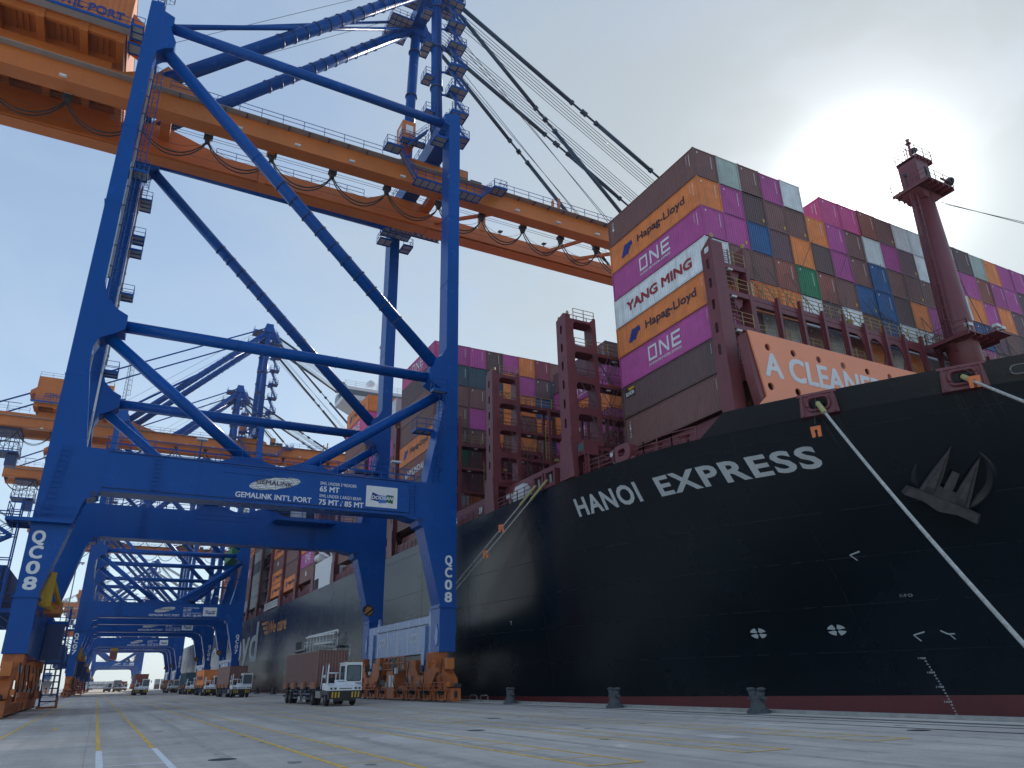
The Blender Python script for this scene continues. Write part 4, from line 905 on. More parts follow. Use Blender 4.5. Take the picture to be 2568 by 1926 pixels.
# rust and water runs below the openings: thin stains that hug the plating
mat('rust_run', (0.035, 0.019, 0.013), 0.7, var=0.4, scale=3); mat('salt_run', (0.013, 0.019, 0.025), 0.5, var=0.4, scale=3)
rr0 = random.Random(5)
for yc, ztop, n, ln, m in ((28.9,16.5,5,3.2,'salt_run'),(22.2,16.5,5,2.8,'salt_run'),(19.7,16.9,3,2.2,'salt_run'),(52.5,16.6,6,4.5,'salt_run'),(62.8,16.6,5,4.0,'salt_run'),(48.9,16.6,4,3.0,'salt_run'),(43.2,16.6,4,3.0,'rust_run')):
    for i in range(n):
        y0 = yc+rr0.uniform(-.9,.9); L_ = ln*rr0.uniform(.45,1); w = rr0.uniform(.01,.03)
        pts = [(y0+rr0.uniform(-.02,.02), ztop-L_*k/5, w*(1-k/5.5)) for k in range(6)]
        vs = []
        for y, z, ww in pts: vs += [(hx(y+ww,z)-.008, y+ww, z), (hx(y-ww,z)-.008, y-ww, z)]
        SB().add(vs, [(2*k,2*k+1,2*k+3,2*k+2) for k in range(5)]).build('stain', M[m], hull)
# bulwark round the forecastle
BWZ = 18.0
def bw_x(Y): return hx(Y, ZD) - .10
ys = [34.3-.7*i for i in range(54)]
bm = SB(); k = len(ys)
for side in (-1, 1):
    lo = [(XC+side*(XC-hx(Y,ZD)), Y, ZD-.02) for Y in ys]; hi = [(XC+side*(XC-hx(Y,ZD)+.50), Y-.25, BWZ) for Y in ys]
    li = [(XC+side*(XC-hx(Y,ZD)-.12), Y, ZD-.02) for Y in ys]; ih = [(XC+side*(XC-hx(Y,ZD)+.38), Y-.25, BWZ) for Y in ys]
    for A, B in ((lo, hi), (li, ih), (hi, ih)): bm.add(A+B, [(i,i+1,k+i+1,k+i) for i in range(k-1)], False)
    # sloping start
    p0 = (XC+side*(XC-hx(36.2,ZD)), 36.2, ZD); bm.add([p0, lo[0], hi[0]], [(0,1,2)])
bulw = bm.build('bulwark', M['hull'])
for side_y in (14.5, 10.5, 21.0): pass
# mooring chocks in the bulwark: maroon boxed fairleads
def chock(y0, name='fairlead'):
    yc = y0; a = V((hx(yc+1.0,ZD)-.34, yc+1.0, 0)); b = V((hx(yc-1.0,ZD)-.34, yc-1.0, 0)); d = (b-a).normalized(); nrm = V((d.y, -d.x, 0)); nrm = nrm if nrm.x < 0 else -nrm
    L_ = (b-a).length; mb = SB()
    def pt(u, w, o): return a + d*u + nrm*o + V((0,0,w))
    outer = [(0.0,16.55),(L_,16.55),(L_-.12,18.0),(.12,18.0)]; hole = rrect(.62, L_-.62, 16.95, 17.62, .25, 4)
    loops = [outer, hole]; flat_ = outer+hole; tris = tessellate_polygon([[V((p[0],p[1],0)) for p in l] for l in loops]); nn = len(flat_)
    vs = [pt(p[0],p[1],.28) for p in flat_]+[pt(p[0],p[1],-.75) for p in flat_]
    fs = [tuple(t) for t in tris]+[tuple(i+nn for i in t) for t in tris]; o = 0
    for l in loops:
        for i in range(len(l)): j=(i+1)%len(l); fs.append((o+i,o+j,nn+o+j,nn+o+i))
        o += len(l)
    mb.add(vs, fs); c = mb.build(name, M['maroon'])
    r = SB()
    ring = rrect(.5, L_-.5, 16.85, 17.72, .3, 4); r.pipe([pt(p[0],p[1],.33) for p in ring+ring[:1]], .11, 6); r.build('chock_lip', M['maroon'], c)
    SB().add([pt(-.05,17.85,.36),pt(L_+.05,17.85,.36),pt(L_+.05,18.02,.36),pt(-.05,18.02,.36),pt(-.05,17.85,-.6),pt(L_+.05,17.85,-.6),pt(L_+.05,18.02,-.6),pt(-.05,18.02,-.6)],[(0,1,2,3),(4,5,6,7),(3,2,6,7),(0,1,5,4)]).build('chock_cap', M['maroon'], c)
    for uu in (.22, L_-.22): SB().add([pt(uu-.05,16.6,.29),pt(uu+.05,16.6,.29),pt(uu+.05,17.85,.29),pt(uu-.05,17.85,.29),pt(uu-.05,16.6,.42),pt(uu+.05,16.6,.42),pt(uu+.05,17.85,.42),pt(uu-.05,17.85,.42)],[(0,1,2,3),(4,5,6,7),(0,4,7,3),(1,5,6,2)]).build('chock_rib', M['maroon'], c)
    return a + d*(L_/2) + nrm*.4 + V((0,0,17.25))
C1 = chock(28.9); C2 = chock(22.2)
# oval panama port further forward
for y0 in (19.7,):
    d = V((hx(y0-.6,17.2)-hx(y0+.6,17.2), -1.2, 0)).normalized(); c = V((hx(y0,ZD)-.36, y0, 17.25))
    SB().pipe([c + d*p[0] + V((-.03,0,p[1])) for p in rrect(-.62,.62,-.28,.28,.27,4)+rrect(-.62,.62,-.28,.28,.27,4)[:1]], .05, 6).build('port_lip', M['steel'])
    nv = V((d.y,-d.x,0)); nv = nv if nv.x < 0 else -nv
    tri = rrect(-.6,.6,-.26,.26,.25,4); SB().add([c + d*p[0] + V((0,0,p[1])) + nv*.05 for p in tri], [tuple(range(len(tri)))]).build('port_opening', M['seal'])
# ---- lettering on the hull
def hullpt(y0, z0, off=.025):
    return lambda a, b: (hx(y0-a, z0+b)-off-XC, y0-a-200, z0+b)
letter('lettering', 'HANOI', M['paint_mark'], hull, (0,0,0), (0,0,0), (0,0,0), 6.85, 1.30, .03, 1.12, fn=hullpt(49.7, 13.84), label='white ship name on the bow')
letter('lettering', 'EXPRESS', M['paint_mark'], hull, (0,0,0), (0,0,0), (0,0,0), 10.8, 1.22, .03, 1.14, fn=hullpt(41.2, 13.84), label='white ship name on the bow')
letter('lettering', 'Hapag-Lloyd', M['paint_mark'], hull, (0,0,0), (0,0,0), (0,0,0), 118, 8.6, .012, fn=lambda a, b: (XC-HB-.02-XC, 303-a-200, 6.6+b), label='giant white company name along the flat side')
letter('lettering', 'We care', M['wecare'], hull, (0,0,0), (0,0,0), (0,0,0), 18.6, 2.5, .02, fn=lambda a, b: (-HB-.02, 173-a-200, 11.75+b), label='orange slogan high on the side')
fb = MB()
for i, (ya, yb, z0) in enumerate(((182,174.2,13.9),(180,173.6,12.85),(178.0,172.8,11.8))):
    fb.add([(-HB-.02,ya-200,z0+.65),(-HB-.02,yb-200,z0+.65),(-HB-.02,yb+.5-200,z0),(-HB-.02,ya-1.2-200,z0)],[(0,1,2,3)])
fb.build('slogan_bars', M['wecare'], hull)
# thruster marks, arrows, draught figures
def hmark(name, polys, y0, z0, m='paint_mark'):
    mb = MB(); f = hullpt(y0, z0)
    for poly in polys:
        tris = tessellate_polygon([[V((p[0],p[1],0)) for p in poly]]); mb.add([f(*p) for p in poly], [tuple(t) for t in tris])
    return mb.build(name, M[m], hull)
for y0, z0 in ((38.95,4.2),(34.25,4.15)):
    polys = []
    for q in range(4):
        a0 = R_(q*90+14); a1 = R_(q*90+76); arc = [(.52*math.cos(a0+(a1-a0)*i/8), .34*math.sin(a0+(a1-a0)*i/8)) for i in range(9)]; inn = [(.13*math.cos(a1), .09*math.sin(a1)), (.13*math.cos(a0), .09*math.sin(a0))]
        polys.append(arc+inn)
    hmark('thruster_mark', polys, y0, z0)
for y0, z0 in ((31.4,8.5),(30.1,3.6)): hmark('bulb_mark', [[(-.3,0),(.3,.16),(.3,.24),(-.3,.07)],[(-.3,.0),(-.24,.02),(.0,-.3),(-.06,-.33)]], y0, z0)
hmark('bulb_mark', [[(-.25,.2),(.05,-.02),(.4,-.02),(.4,.05),(.08,.06),(-.2,.26)],[(.1,0),(.16,0),(.35,-.3),(.29,-.3)]], 28.8, 3.6)
letter('lettering', 'I\\FO', M['paint_mark'], hull, (0,0,0), (0,0,0), (0,0,0), .62, .17, .0, 1.2, fn=hullpt(30.2, 5.85))
zz = 2.25; num = 19
for i in range(5):
    if i: num -= 1
    letter('lettering', f'{num}M', M['paint_mark'], hull, (0,0,0), (0,0,0), (0,0,0), .36, .11, .01, fn=hullpt(30.62-.2*i, zz))
    for j, c in enumerate('8642'):
        if i < 4: letter('lettering', c, M['paint_mark'], hull, (0,0,0), (0,0,0), (0,0,0), .12, .09, .01, fn=hullpt(30.40-.2*i-.04*(j+1), zz-.165*(j+1)))
    zz -= .82
letter('lettering', 'T', M['paint_mark'], hull, (0,0,0), (0,0,0), (0,0,0), .3, .3, .02, fn=hullpt(61.8, 6.2))
hmark('tug_arrow', [[(-.15,.9),(.15,.9),(.15,.3),(.4,.3),(0,-.4),(-.4,.3),(-.15,.3)]], 108.6, 5.3)
letter('lettering', 'TUG', M['paint_mark'], hull, (0,0,0), (0,0,0), (0,0,0), .9, .32, .02, fn=hullpt(109.1, 6.4))
# ---- side openings: pilot door, gangway recess with machinery
SB().prism(rrect(139.6,144.1,6.6,8.6,.35,4), 'yz', XC-HB-.03, XC-HB-.005).build('pilot_door', M['seal'], hull)
gx = XC-HB
rc = SB().prism(rrect(115.3,135.4,6.2,9.2,.5,4), 'yz', gx-.06, gx-.015, [rrect(115.7,135.0,6.45,8.95,.4,4)]).build('gangway_recess', M['offwhite'], hull)
SB().prism(rrect(115.7,135.0,6.45,8.95,.4,4), 'yz', gx-.02, gx-.008).build('recess_back', M['steel'], rc)
for i in range(9): y = 117+i*2.1; SB().beam((gx-.3,y,6.4),(gx-.3,y+.2,8.9),.14,.14).build('davit_post', M['offwhite'], rc)
SB().beam((gx-.4,116,8.6),(gx-.4,134.8,8.9),.2,.2).beam((gx-.45,117,7.4),(gx-.45,128,7.6),.25,.35).build('davit_beam', M['offwhite'], rc)
SB().beam((gx-.7,112.6,6.5),(gx-.7,124,7.2),.5,.35).beam((gx-.8,116,6.2),(gx-.6,112.8,8.6),.12,.12).beam((gx-.7,133,7.0),(gx-.7,142.5,6.9),.35,.3).build('gangway', M['steel'], rc)
rr_ = SB()
for y in range(113, 134, 2): rr_.beam((gx-.95,y,6.6),(gx-.95,y,7.7),.06,.06)
rr_.beam((gx-.95,113,7.7),(gx-.95,133,8.0),.06,.06).beam((gx-.95,113,7.2),(gx-.95,133,7.5),.05,.05); rr_.build('gangway_rail', M['offwhite'], rc)
# rail and stanchions along the deck edge
def srail(pts, m='maroon', h=1.1, step=1.5, par=None, r=.035, mids=3):
    mb = SB(); pts = [V(p) for p in pts]; up = V((0,0,h))
    for a, b in zip(pts, pts[1:]):
        nn = max(1, int(round((b-a).length/step)))
        for i in range(nn+1): p = a.lerp(b,i/nn); mb.beam(p, p+up, r*2, r*2)
        for q in range(mids): z = V((0,0,h*(1-q/mids))); mb.beam(a+z, b+z, r*1.5, r*1.5)
    return mb.build('deck_rail', M[m], par)
edge = lambda y: (hx(y,ZD)+.25, y, ZD-.05)
srail([edge(y) for y in (36.6,38.5,41,44,47.6)]); srail([edge(y) for y in (55.2,58,61.9)])
for y0 in (64.6, 79.6, 95, 109.5, 124, 137, 151.5, 166, 180.5, 195, 209.5, 224, 238.5, 253):
    pn = SB().box(gx+.5, gx+.7, y0, y0+11.6, ZD, ZD+1.15).build('hatch_coaming', M['maroon']); srail([(gx+.2,y0,ZD-.05),(gx+.2,y0+11.6,ZD-.05)])
    for kx in range(4): SB().box(gx+.46, gx+.5, y0+.4+kx*2.9, y0+2.8+kx*2.9, ZD+.25, ZD+.95).build('coaming_panel', M['maroon'], pn)
for i, (s, y0) in enumerate((('39',64.9),('5',71),('11',76.0))): letter('lettering', s, M['white'], ship, (gx+.14-XC,y0+1-200,ZD+.4), (0,-1,0), (0,0,1), .7, .6, .03)
# double roller fairleads with covered winch for the after lines
for y0 in (51.0, 53.0):
    f = SB().box(gx+.05,gx+1.0,y0,y0+1.75,ZD-.04,ZD+.25).box(gx+.1,gx+.95,y0,y0+.25,ZD+.25,ZD+1.25).box(gx+.1,gx+.95,y0+1.5,y0+1.75,ZD+.25,ZD+1.25).box(gx+.1,gx+.95,y0,y0+1.75,ZD+1.25,ZD+1.45).build('roller_fairlead', M['maroon'])
    for q in (.55, 1.2): SB().rev([(.17,0),(.22,.1),(.17,.5),(.22,.9),(.17,1.0)], (gx+.5,y0+q,ZD+.25), 12).build('roller', M['steel'], f)
cv = SB().prism([(57.3,ZD),(60.0,ZD),(60.1,ZD+1.0),(59.5,ZD+1.75),(58.0,ZD+1.8),(57.4,ZD+1.2)], 'yz', gx+.9, gx+2.6).build('winch_cover', M['offwhite'])
for y0 in (61.0,): SB().box(gx+1.0,gx+1.6,y0,y0+.6,ZD+1.0,ZD+1.5).beam((gx+1.3,y0+.3,ZD),(gx+1.3,y0+.3,ZD+1.0),.15,.15).build('deck_lamp', M['lamp_head'])
# bow deck: panama chock with rounded eye, mooring bitts
ch = SB().prism(rrect(42.0,44.2,ZD,ZD+1.35,.55,4), 'yz', hx(43,ZD)+.1, hx(43,ZD)+.9, [rrect(42.65,43.55,ZD+.45,ZD+1.0,.26,4)]).build('panama_chock', M['maroon'])
SB().box(hx(42,ZD)+.02,hx(42,ZD)+1.3,41.6,44.9,ZD-.04,ZD+.12).build('chock_base', M['maroon'], ch)
for y0 in (38.2, 40.6): SB().rev([(.38,0),(.34,.1),(.34,.8),(.44,.86),(.44,.95),(.03,1.0)], (hx(y0,ZD)+1.1,y0,ZD-.04), 16).build('mooring_bitt', M['maroon'])
lb = SB().box(31.9,33.3,47.2,48.3,18.4,19.6).build('light_box', M['maroon']); SB().box(31.88,31.9,47.35,48.15,18.7,19.4).build('light_window', M['glass'], lb); SB().beam((32.5,47.7,ZD),(32.5,47.7,18.4),.3,.3).build('light_box_post', M['maroon'], lb)
ladder('box_ladder', (31.9-XC,46.9-200,ZD), (31.9-XC,46.9-200,18.5), M['maroon'], lb, w=.5, side=(0,1,0))
SB().beam((33.2,45.0,ZD),(33.2,45.0,ZD+1.0),.12,.12).box(33.0,33.5,44.7,45.3,ZD+1.0,ZD+1.4).build('deck_lamp', M['lamp_head'])
# ---- lashing bridges, hatch covers, breakwater, foremast, deckhouse
def lash(yc, x0, x1, ztop, levels, first=3.0, pitch=4.96, zb=ZD-.05, outer_only=False, big=True):
    ya, yb = yc-.75, yc+.75
    slots = []
    z = zb + 2.6
    while z < ztop-1.2: slots.append(rrect(yc-.16, yc+.16, z, z+.85, .155, 3)); z += 1.75
    col = SB().prism([(ya,zb),(yb,zb),(yb,ztop-.2),(ya+.3,ztop+.15),(ya,ztop)], 'yz', x0, x0+.10, slots)
    col.box(x0+.10, x0+.55, ya, ya+.10, zb, ztop-.02).box(x0+.10, x0+.55, yb-.10, yb, zb, ztop-.25).box(x0+.45, x0+.5, ya+.11, yb-.11, zb, ztop-.3)
    c = col.build('lashing_bridge', M['maroon'], None, None)
    SB().prism([(ya-.35,zb),(yb+.35,zb),(yb+.05,zb+3.4),(ya-.05,zb+3.4)], 'yz', x0-.12, x0-.004).build('column_foot', M['maroon'], c)
    for y in (ya+.05, yb-.05): SB().rev([(.11,0),(.14,.12),(.10,.3),(0.02,.34)], (x0+.3,y,ztop), 8).build('column_cap', M['lash_yellow'], c)
    if outer_only: return c
    # framed first panel with round-cornered windows
    hol = []
    for i, z in enumerate(levels[:-1]):
        zt = levels[i+1]; hol.append(rrect(x0+.85, x0+first-.18, z+.30, zt-.28, .38, 4))
    SB().prism([(x0+.55,levels[0]),(x0+first+.25,levels[0]),(x0+first+.25,ztop+.1),(x0+first-.05,ztop+.1),(x0+first-.05,ztop-.35),(x0+.55,ztop-.35)], 'xz', ya+.02, ya+.14, hol).build('window_frame', M['maroon'], c)
    x = x0+first
    SB().box(x-.02, x+.22, ya+.15, yb, zb, ztop).build('bridge_post', M['maroon'], c)
    x += pitch-1.2
    while x < x1:
        SB().box(x-.14, x+.14, ya, ya+.3, zb, levels[-2]).build('bridge_post', M['maroon'], c); SB().box(x-.14, x+.14, yb-.3, yb, zb, levels[-2]-.02).build('bridge_post', M['maroon'], c); x += pitch/2
    for i, z in enumerate(levels):
        xe = x0+first+.2 if i == len(levels)-1 else x1
        SB().box(x0+.56, xe, ya+.16, yb-.12, z-.3, z).build('bridge_walkway', M['maroon'], c)
        srail([(x0+1.0,ya+.18,z),(xe,ya+.18,z)], 'lash_yellow' if i >= len(levels)-2 else 'maroon', par=c, step=1.24, r=.028)
        srail([(x0+1.0,yb-.16,z),(xe,yb-.16,z)], 'maroon', par=c, step=1.24, r=.028, mids=2)
    # ladders, stacked lashing rods, lamps
    for j, z in enumerate(levels[:-2]):
        lx = x0+4.2+2.3*(j % 3); lm = MB(); ladder('bridge_ladder', (lx-XC, ya+.1-200, z), (lx-XC, ya+.1-200, levels[j+1]+.9), M['lash_yellow'] if j % 2 else M['maroon'], c, w=.5, side=(1,0,0))
        SB().box(x0+3.3+j*.9, x0+3.7+j*.9, ya+.3, ya+.5, levels[j+1]-.46, levels[j+1]-.37).build('bridge_lamp', M['lamp_head'], c)
        bx = x0+5.5+1.7*j; SB().box(bx, bx+.5, ya-.05, ya+.15, z+.02, z+.28).build('lashing_bin', M['lash_yellow'], c)
        rods = SB(); rnd = random.Random(int(yc*10)+j)
        for q in range(7):
            rx = x0+2.9+rnd.random()*max(2, min(x1-x0-5, 12)); rods.beam((rx, ya+.05, z+.1), (rx+rnd.choice((-1,1))*(1.0+rnd.random()), ya+.0, min(z+2.7, levels[j+1]+.8)), .045, .045)
        rods.build('lashing_rod', M['wire'], c)
    return c
LV = [19.6, 22.5, 25.4, 28.3, 31.2]
lash(48.95, 31.35, 38.2, 31.5, LV); lash(63.2, 31.25, 52, 31.6, LV); lash(78.2, 31.3, 52, 31.6, LV)
lash(93.2, 31.3, 40, 34.4, LV, outer_only=True)
for yc in (107.6, 121.8, 135.6, 150.0, 164.2, 178.6, 192.0, 206.3, 220.6, 235, 249.5, 264):
    lash(yc, 31.3, 33, 33.6, LV, outer_only=True)
# dark open bay seen between two posts: framed struts
fs_ = SB()
for z in (19.6,22.5,25.4,28.3,31.2): fs_.box(32.2,33.4,179.4,191.2,z-.3,z)
for y in (181,184,187,190): fs_.beam((33.0,y,17),(33.0,y+2.5,31),.25,.25)
fs_.build('engine_casing_frame', M['maroon']); SB().box(34,60,179.8,190.9,17,40).build('engine_casing', M['maroon'])
hatch = [(35.6,47.5),(50.1,62.3),(64.4,76.9),(79.2,92.2),(94.4,106.6),(108.6,120.8),(136.6,149),(151,163.2),(165.2,177.4),(193,205.2),(207.3,219.5),(221.7,233.9),(236,248.3),(250.5,262.7)]
for i, (a, b) in enumerate(hatch):
    xl = 36.9 if i == 0 else 32.6
    SB().box(xl, 2*XC-xl, a, b, 17.6, 19.08).build('hatch_cover', M['maroon'])
# bow bridge in front of the foremost stack
def bow_bridge():
    ya, yb = 33.9, 35.05; x0 = 35.35
    slots = [rrect(34.32,34.62,z,z+.85,.145,3) for z in (22.6,24.3,26.2,28.0,29.6)] + [rrect(34.2,34.75,31.0,31.55,.15,3)]
    c = SB().prism([(ya,16.9),(yb,16.9),(yb,31.4),(ya,32.2)], 'yz', x0, x0+.1, slots).box(x0+.1, x0+1.15, ya, ya+.1, 17, 31.9).box(x0+.1, x0+1.0, yb-.1, yb, 17, 31.3).build('lashing_bridge', M['maroon'])
    SB().prism([(35.2,17.0),(38.4,17.0),(38.4,21.6),(37.0,22.0),(35.2,21.6)], 'xz', ya-.16, ya-.01, [rrect(36.2,37.9,17.6,20.6,.45,4)]).build('panel_frame', M['maroon'], c)
    SB().box(38.7, 39.0, ya+.12, yb, 17, 32.1).build('bridge_post', M['maroon'], c)
    for x, y in ((35.6,ya+.1),(38.85,ya+.2)): SB().rev([(.12,0),(.16,.2),(.12,.4),(0.02,.45)], (x,y,32.1), 8).build('column_cap', M['lash_yellow'], c)
    for z in (30.3, 28.0, 25.2, 22.6):
        SB().box(x0+1.15, 38.7, ya+.15, yb-.12, z-.4, z).build('bridge_walkway', M['maroon'], c); srail([(x0+1.2,ya+.14,z),(38.7,ya+.14,z)], 'lash_yellow', par=c, step=.9, r=.025)
        SB().prism([(x0+1.9,z-.4),(x0+2.9,z-.4),(x0+2.7,z-1.0),(x0+2.3,z-1.4)], 'xz', ya+.4, yb-.2).build('walkway_bracket', M['maroon'], c)
        SB().box(x0+1.5,x0+1.95,ya+.05,ya+.3,z-.6,z-.45).build('bridge_lamp', M['lamp_head'], c)
    ladder('bridge_ladder', (36.9-XC,ya+.2-200,25.2), (36.9-XC,ya+.2-200,31.6), M['maroon'], c, w=.5, side=(1,0,0))
    # long span: top walkway and plate girder with openings
    SB().box(39.0, 85.6, ya+.14, yb-.1, 27.62, 28.0).build('bridge_walkway', M['maroon'], c)
    srail([(39.0,ya+.12,28.0),(85.6,ya+.12,28.0)], 'lash_yellow', par=c, step=1.24, r=.03, mids=3)
    SB().box(39.0, 85.6, ya+.3, yb-.1, 24.4, 24.7).build('bridge_walkway', M['maroon'], c)
    x = 39.0; i = 0
    while x < 84:
        w = 2.48; xb = x+w
        if i < 4: hole = [rrect(x+.22,xb-.22,24.95,27.2,.15,3)]
        elif i in (5,6): hole = [circ(x+w/2, 26.0, .98, 20, 1.22)]
        elif i == 4 or i > 8: hole = [[(x+.22,23.1),(xb-.22,23.1),(xb-.22,26.2),(xb-.5,26.9),(xb-1.0,27.2),(x+.22,27.2)]]
        else: hole = [rrect(x+.22,xb-.22,23.1,27.2,.5,4)]
        SB().prism([(x+.002,22.4),(xb-.002,22.4),(xb-.002,27.6),(x+.002,27.6)], 'xz', ya+.16, ya+.26, hole).build('bridge_panel', M['maroon'], c)
        SB().box(xb-.12, xb+.12, ya-.12, ya+.155, 20, 28.6 if i % 2 else 28.3).build('bridge_post', M['maroon'], c)
        SB().box(x+.5, x+.95, ya+.3, ya+.5, 27.3, 27.5).build('bridge_lamp', M['lamp_head'], c)
        srail([(x+.2,ya+.4,24.7),(xb-.2,ya+.4,24.7)], 'lash_yellow', par=c, step=1.2, r=.025)
        if i % 3 == 1: ladder('bridge_ladder', (x+1.0-XC,ya+.35-200,22.4), (x+1.0-XC,ya+.35-200,26.0), M['lash_yellow'], c, w=.5, side=(1,0,0))
        x = xb; i += 1
    rods = SB(); rnd = random.Random(3)
    for q in range(46):
        rx = 39.3+q*.98; rods.beam((rx, ya+.5, 28.1), (rx+rnd.choice((-1,1))*(1.1+.9*rnd.random()), 35.25, 30.6+rnd.random()*1.6), .04, .04)
    for q in range(5): rods.beam((43+q*4.5, ya+.5, 28.1), (49+q*4.5, 35.28, 36.5), .035, .035)
    rods.build('lashing_rod', M['wire'], c)
    SB().rev([(.25,0),(.3,.3),(.2,.55),(0.02,.6)], (50.2,ya+.4,28.0), 10).build('bridge_beacon', M['lash_yellow'], c)
bow_bridge()
# breakwater board with drain holes and slogan
BY = 32.3
holes = [circ(x, 22.75, .27, 14) for x in (37.7,40.2,42.8,45.4,48.1,50.7)] + [circ(x, 19.75, .29, 14) for x in (37.4,40.0,42.6,45.2,47.8,50.4)]
bw = SB().prism([(36.05,23.75),(57.5,23.75),(57.5,16.9),(36.2,16.9),(36.05,18.2),(36.9,19.0)], 'xz', BY, BY+.14, holes).build('breakwater', M['salmon'], None, 'salmon orange breakwater board with white slogan')
SB().prism([(36.6,18.1),(37.0,18.1),(36.9,19.0),(36.04,23.7),(35.85,23.5),(36.1,20.5)], 'xz', BY+.16, BY+.9).build('breakwater_end', M['maroon'], bw)
for x in range(38, 57, 3): SB().box(x-.08, x+.08, BY+.141, BY+.9, 17, 23.4).build('breakwater_rib', M['maroon'], bw)
letter('lettering', 'A CLEANER FUTURE', M['white'], bw, (37.15-XC,BY-.015-200,20.55), (1,0,0), (0,0,1), 21.6, 1.72, .04)
# foremast
MX, MY = 61.3, 31.95
mast = SB().tube((MX,MY,16.8),(MX,MY,43.0),1.45,28,.95).build('foremast', M['maroon'])
def mplat(z, x0, x1, y0, y1, name='mast_platform', rails=True):
    p = SB().box(MX+x0, MX+x1, MY+y0, MY+y1, z, z+.12).build(name, M['maroon'], mast)
    fr = SB()
    for i in range(6): x = MX+x0+(x1-x0)*i/5; fr.box(x-.05,x+.05,MY+y0+.02,MY+y1-.02,z-.25,z-.002)
    fr.build('platform_frame', M['maroon'], p)
    if rails: srail([(MX+x0,MY+y0,z+.12),(MX+x1,MY+y0,z+.12),(MX+x1,MY+y1,z+.12),(MX+x0,MY+y1,z+.12),(MX+x0,MY+y0,z+.12)], 'maroon', par=p, h=1.0, step=1.2, r=.025, mids=2)
    return p
pm = mplat(27.6, -2.1, 2.3, -1.9, 1.8)
SB().box(MX+.2,MX+2.3,MY-2.9,MY-1.91,27.6,27.7).build('lamp_shelf', M['maroon'], pm)
for dx, dy in ((-1.7,-1.8),(.7,-2.7),(1.6,-2.6),(2.3,-1.9)):
    SB().beam((MX+dx,MY+dy,27.7),(MX+dx,MY+dy,28.1),.08,.08).box(MX+dx-.3,MX+dx+.3,MY+dy-.2,MY+dy+.22,28.1,28.38).build('mast_floodlight', M['lamp_head'], pm)
SB().prism([(MX-1.7,27.33),(MX+1.9,27.33),(MX+1.1,26.3),(MX-1.1,26.3)], 'xz', MY-.25, MY+.25).build('platform_bracket', M['maroon'], pm)
pt_ = mplat(43.2, -1.8, 2.1, -1.95, 1.6)
SB().prism([(MX-1.7,42.93),(MX+2.0,42.93),(MX+.9,42.1),(MX-.9,42.1)], 'xz', MY-.9, MY+.9).build('platform_bracket', M['maroon'], pt_)
SB().box(MX-1.0,MX+.9,MY-.9,MY+.9,43.32,46.6).build('mast_house', M['maroon'], mast)
SB().box(MX+.1,MX+.9,MY-.915,MY-.902,43.6,45.6).build('mast_house_door', M['dark_steel'], mast)
pu = mplat(46.65, -.95, 1.45, -1.1, 1.0)
SB().tube((MX+.3,MY,46.8),(MX+.3,MY,49.2),.14,12,.10).rev([(.26,0),(.26,.08),(.12,.1),(.14,.4),(.2,.5),(.05,.6)], (MX+.3,MY,49.1), 10).build('top_pole', M['maroon'], mast)
ladder('mast_ladder', (MX-.1-XC,MY-200,46.9), (MX-.1-XC,MY-200,48.6), M['maroon'], mast, w=.35, side=(0,1,0))
SB().pipe([(MX-.35+.75*math.cos(t), MY, 48.5+.35*math.sin(t)) for t in [2*math.pi*i/18 for i in range(19)]], .03, 5).build('ring_aerial', M['steel'], mast)
SB().prism([(MX+.4,47.9),(MX+.8,48.1),(MX+1.2,48.5),(MX+1.25,48.8),(MX+.8,48.7),(MX+.45,48.6)], 'xz', MY-.25, MY+.25).build('radar_scanner', M['dark_steel'], mast)
SB().rev([(.08,0),(.10,.7),(.2,1.0),(.5,1.25),(.52,1.3),(.05,1.0)], (MX+1.2,MY-1.5,44.3), 14, 'x').build('fog_horn', M['dark_steel'], mast)
for dx in (-1.75, 1.4, 2.0): SB().beam((MX+dx,MY,43.3),(MX+dx,MY,44.5),.09,.09).rev([(.15,0),(.2,.1),(.2,.3),(.1,.36)], (MX+dx,MY,44.5), 10).build('navigation_light', M['dark_steel'], mast)
ladder('mast_ladder', (MX-1.75-XC,MY-.2-200,28), (MX-1.25-XC,MY-.2-200,42.5), M['maroon'], mast, w=.4, side=(0,1,0), cage=(-1,0,0))
for q in ((MX+3.8,MY,43.2,84,4,19),(MX+2.8,MY,43.2,75,6,18),(MX+1,MY+1,43,72,34,19),(MX+1.6,MY+1,43,75,34,19)):
    SB().pipe([q[:3], q[3:]], .03, 4).build('mast_guy', M['wire'], mast)
# deckhouse with bridge wing
dh = SB().box(35.5, 2*XC-35.5, 123.6, 133.6, 16.7, 49.6).build('deckhouse', M['superstructure'])
SB().box(31.6, 2*XC-31.6, 124.0, 130.0, 49.9, 52.4).build('bridge_wing', M['superstructure'], dh)
SB().prism([(31.6,49.9),(36.0,49.9),(36.0,46.8),(34.2,48.6)], 'xz', 124.6, 129.4).build('wing_bracket', M['superstructure'], dh)
SB().box(31.55, 2*XC-31.55, 123.95, 130.05, 50.8, 51.8).build('bridge_windows', M['glass'], dh)
srail([(31.7,124,52.4),(60,124,52.4)], 'offwhite', par=dh, step=2, r=.03)
ms_ = SB()
for x in (38.6, 39.4): ms_.beam((x,126,52.4),(39.0,126,63.5),.18,.18)
for i in range(9): ms_.beam((38.5,126,53.5+i*1.1),(39.5,126,53.5+i*1.1),.1,.1)
ms_.build('radar_mast', M['superstructure'], dh); SB().box(38.6,39.4,125.7,126.3,62.0,62.6).build('signal_lamp', M['wecare'], dh)
SB().rev([(.5,0),(.8,.4),(.8,.9),(.4,1.3),(.02,1.4)], (37.2,126,53.6), 14).build('satellite_dome', M['superstructure'], dh)
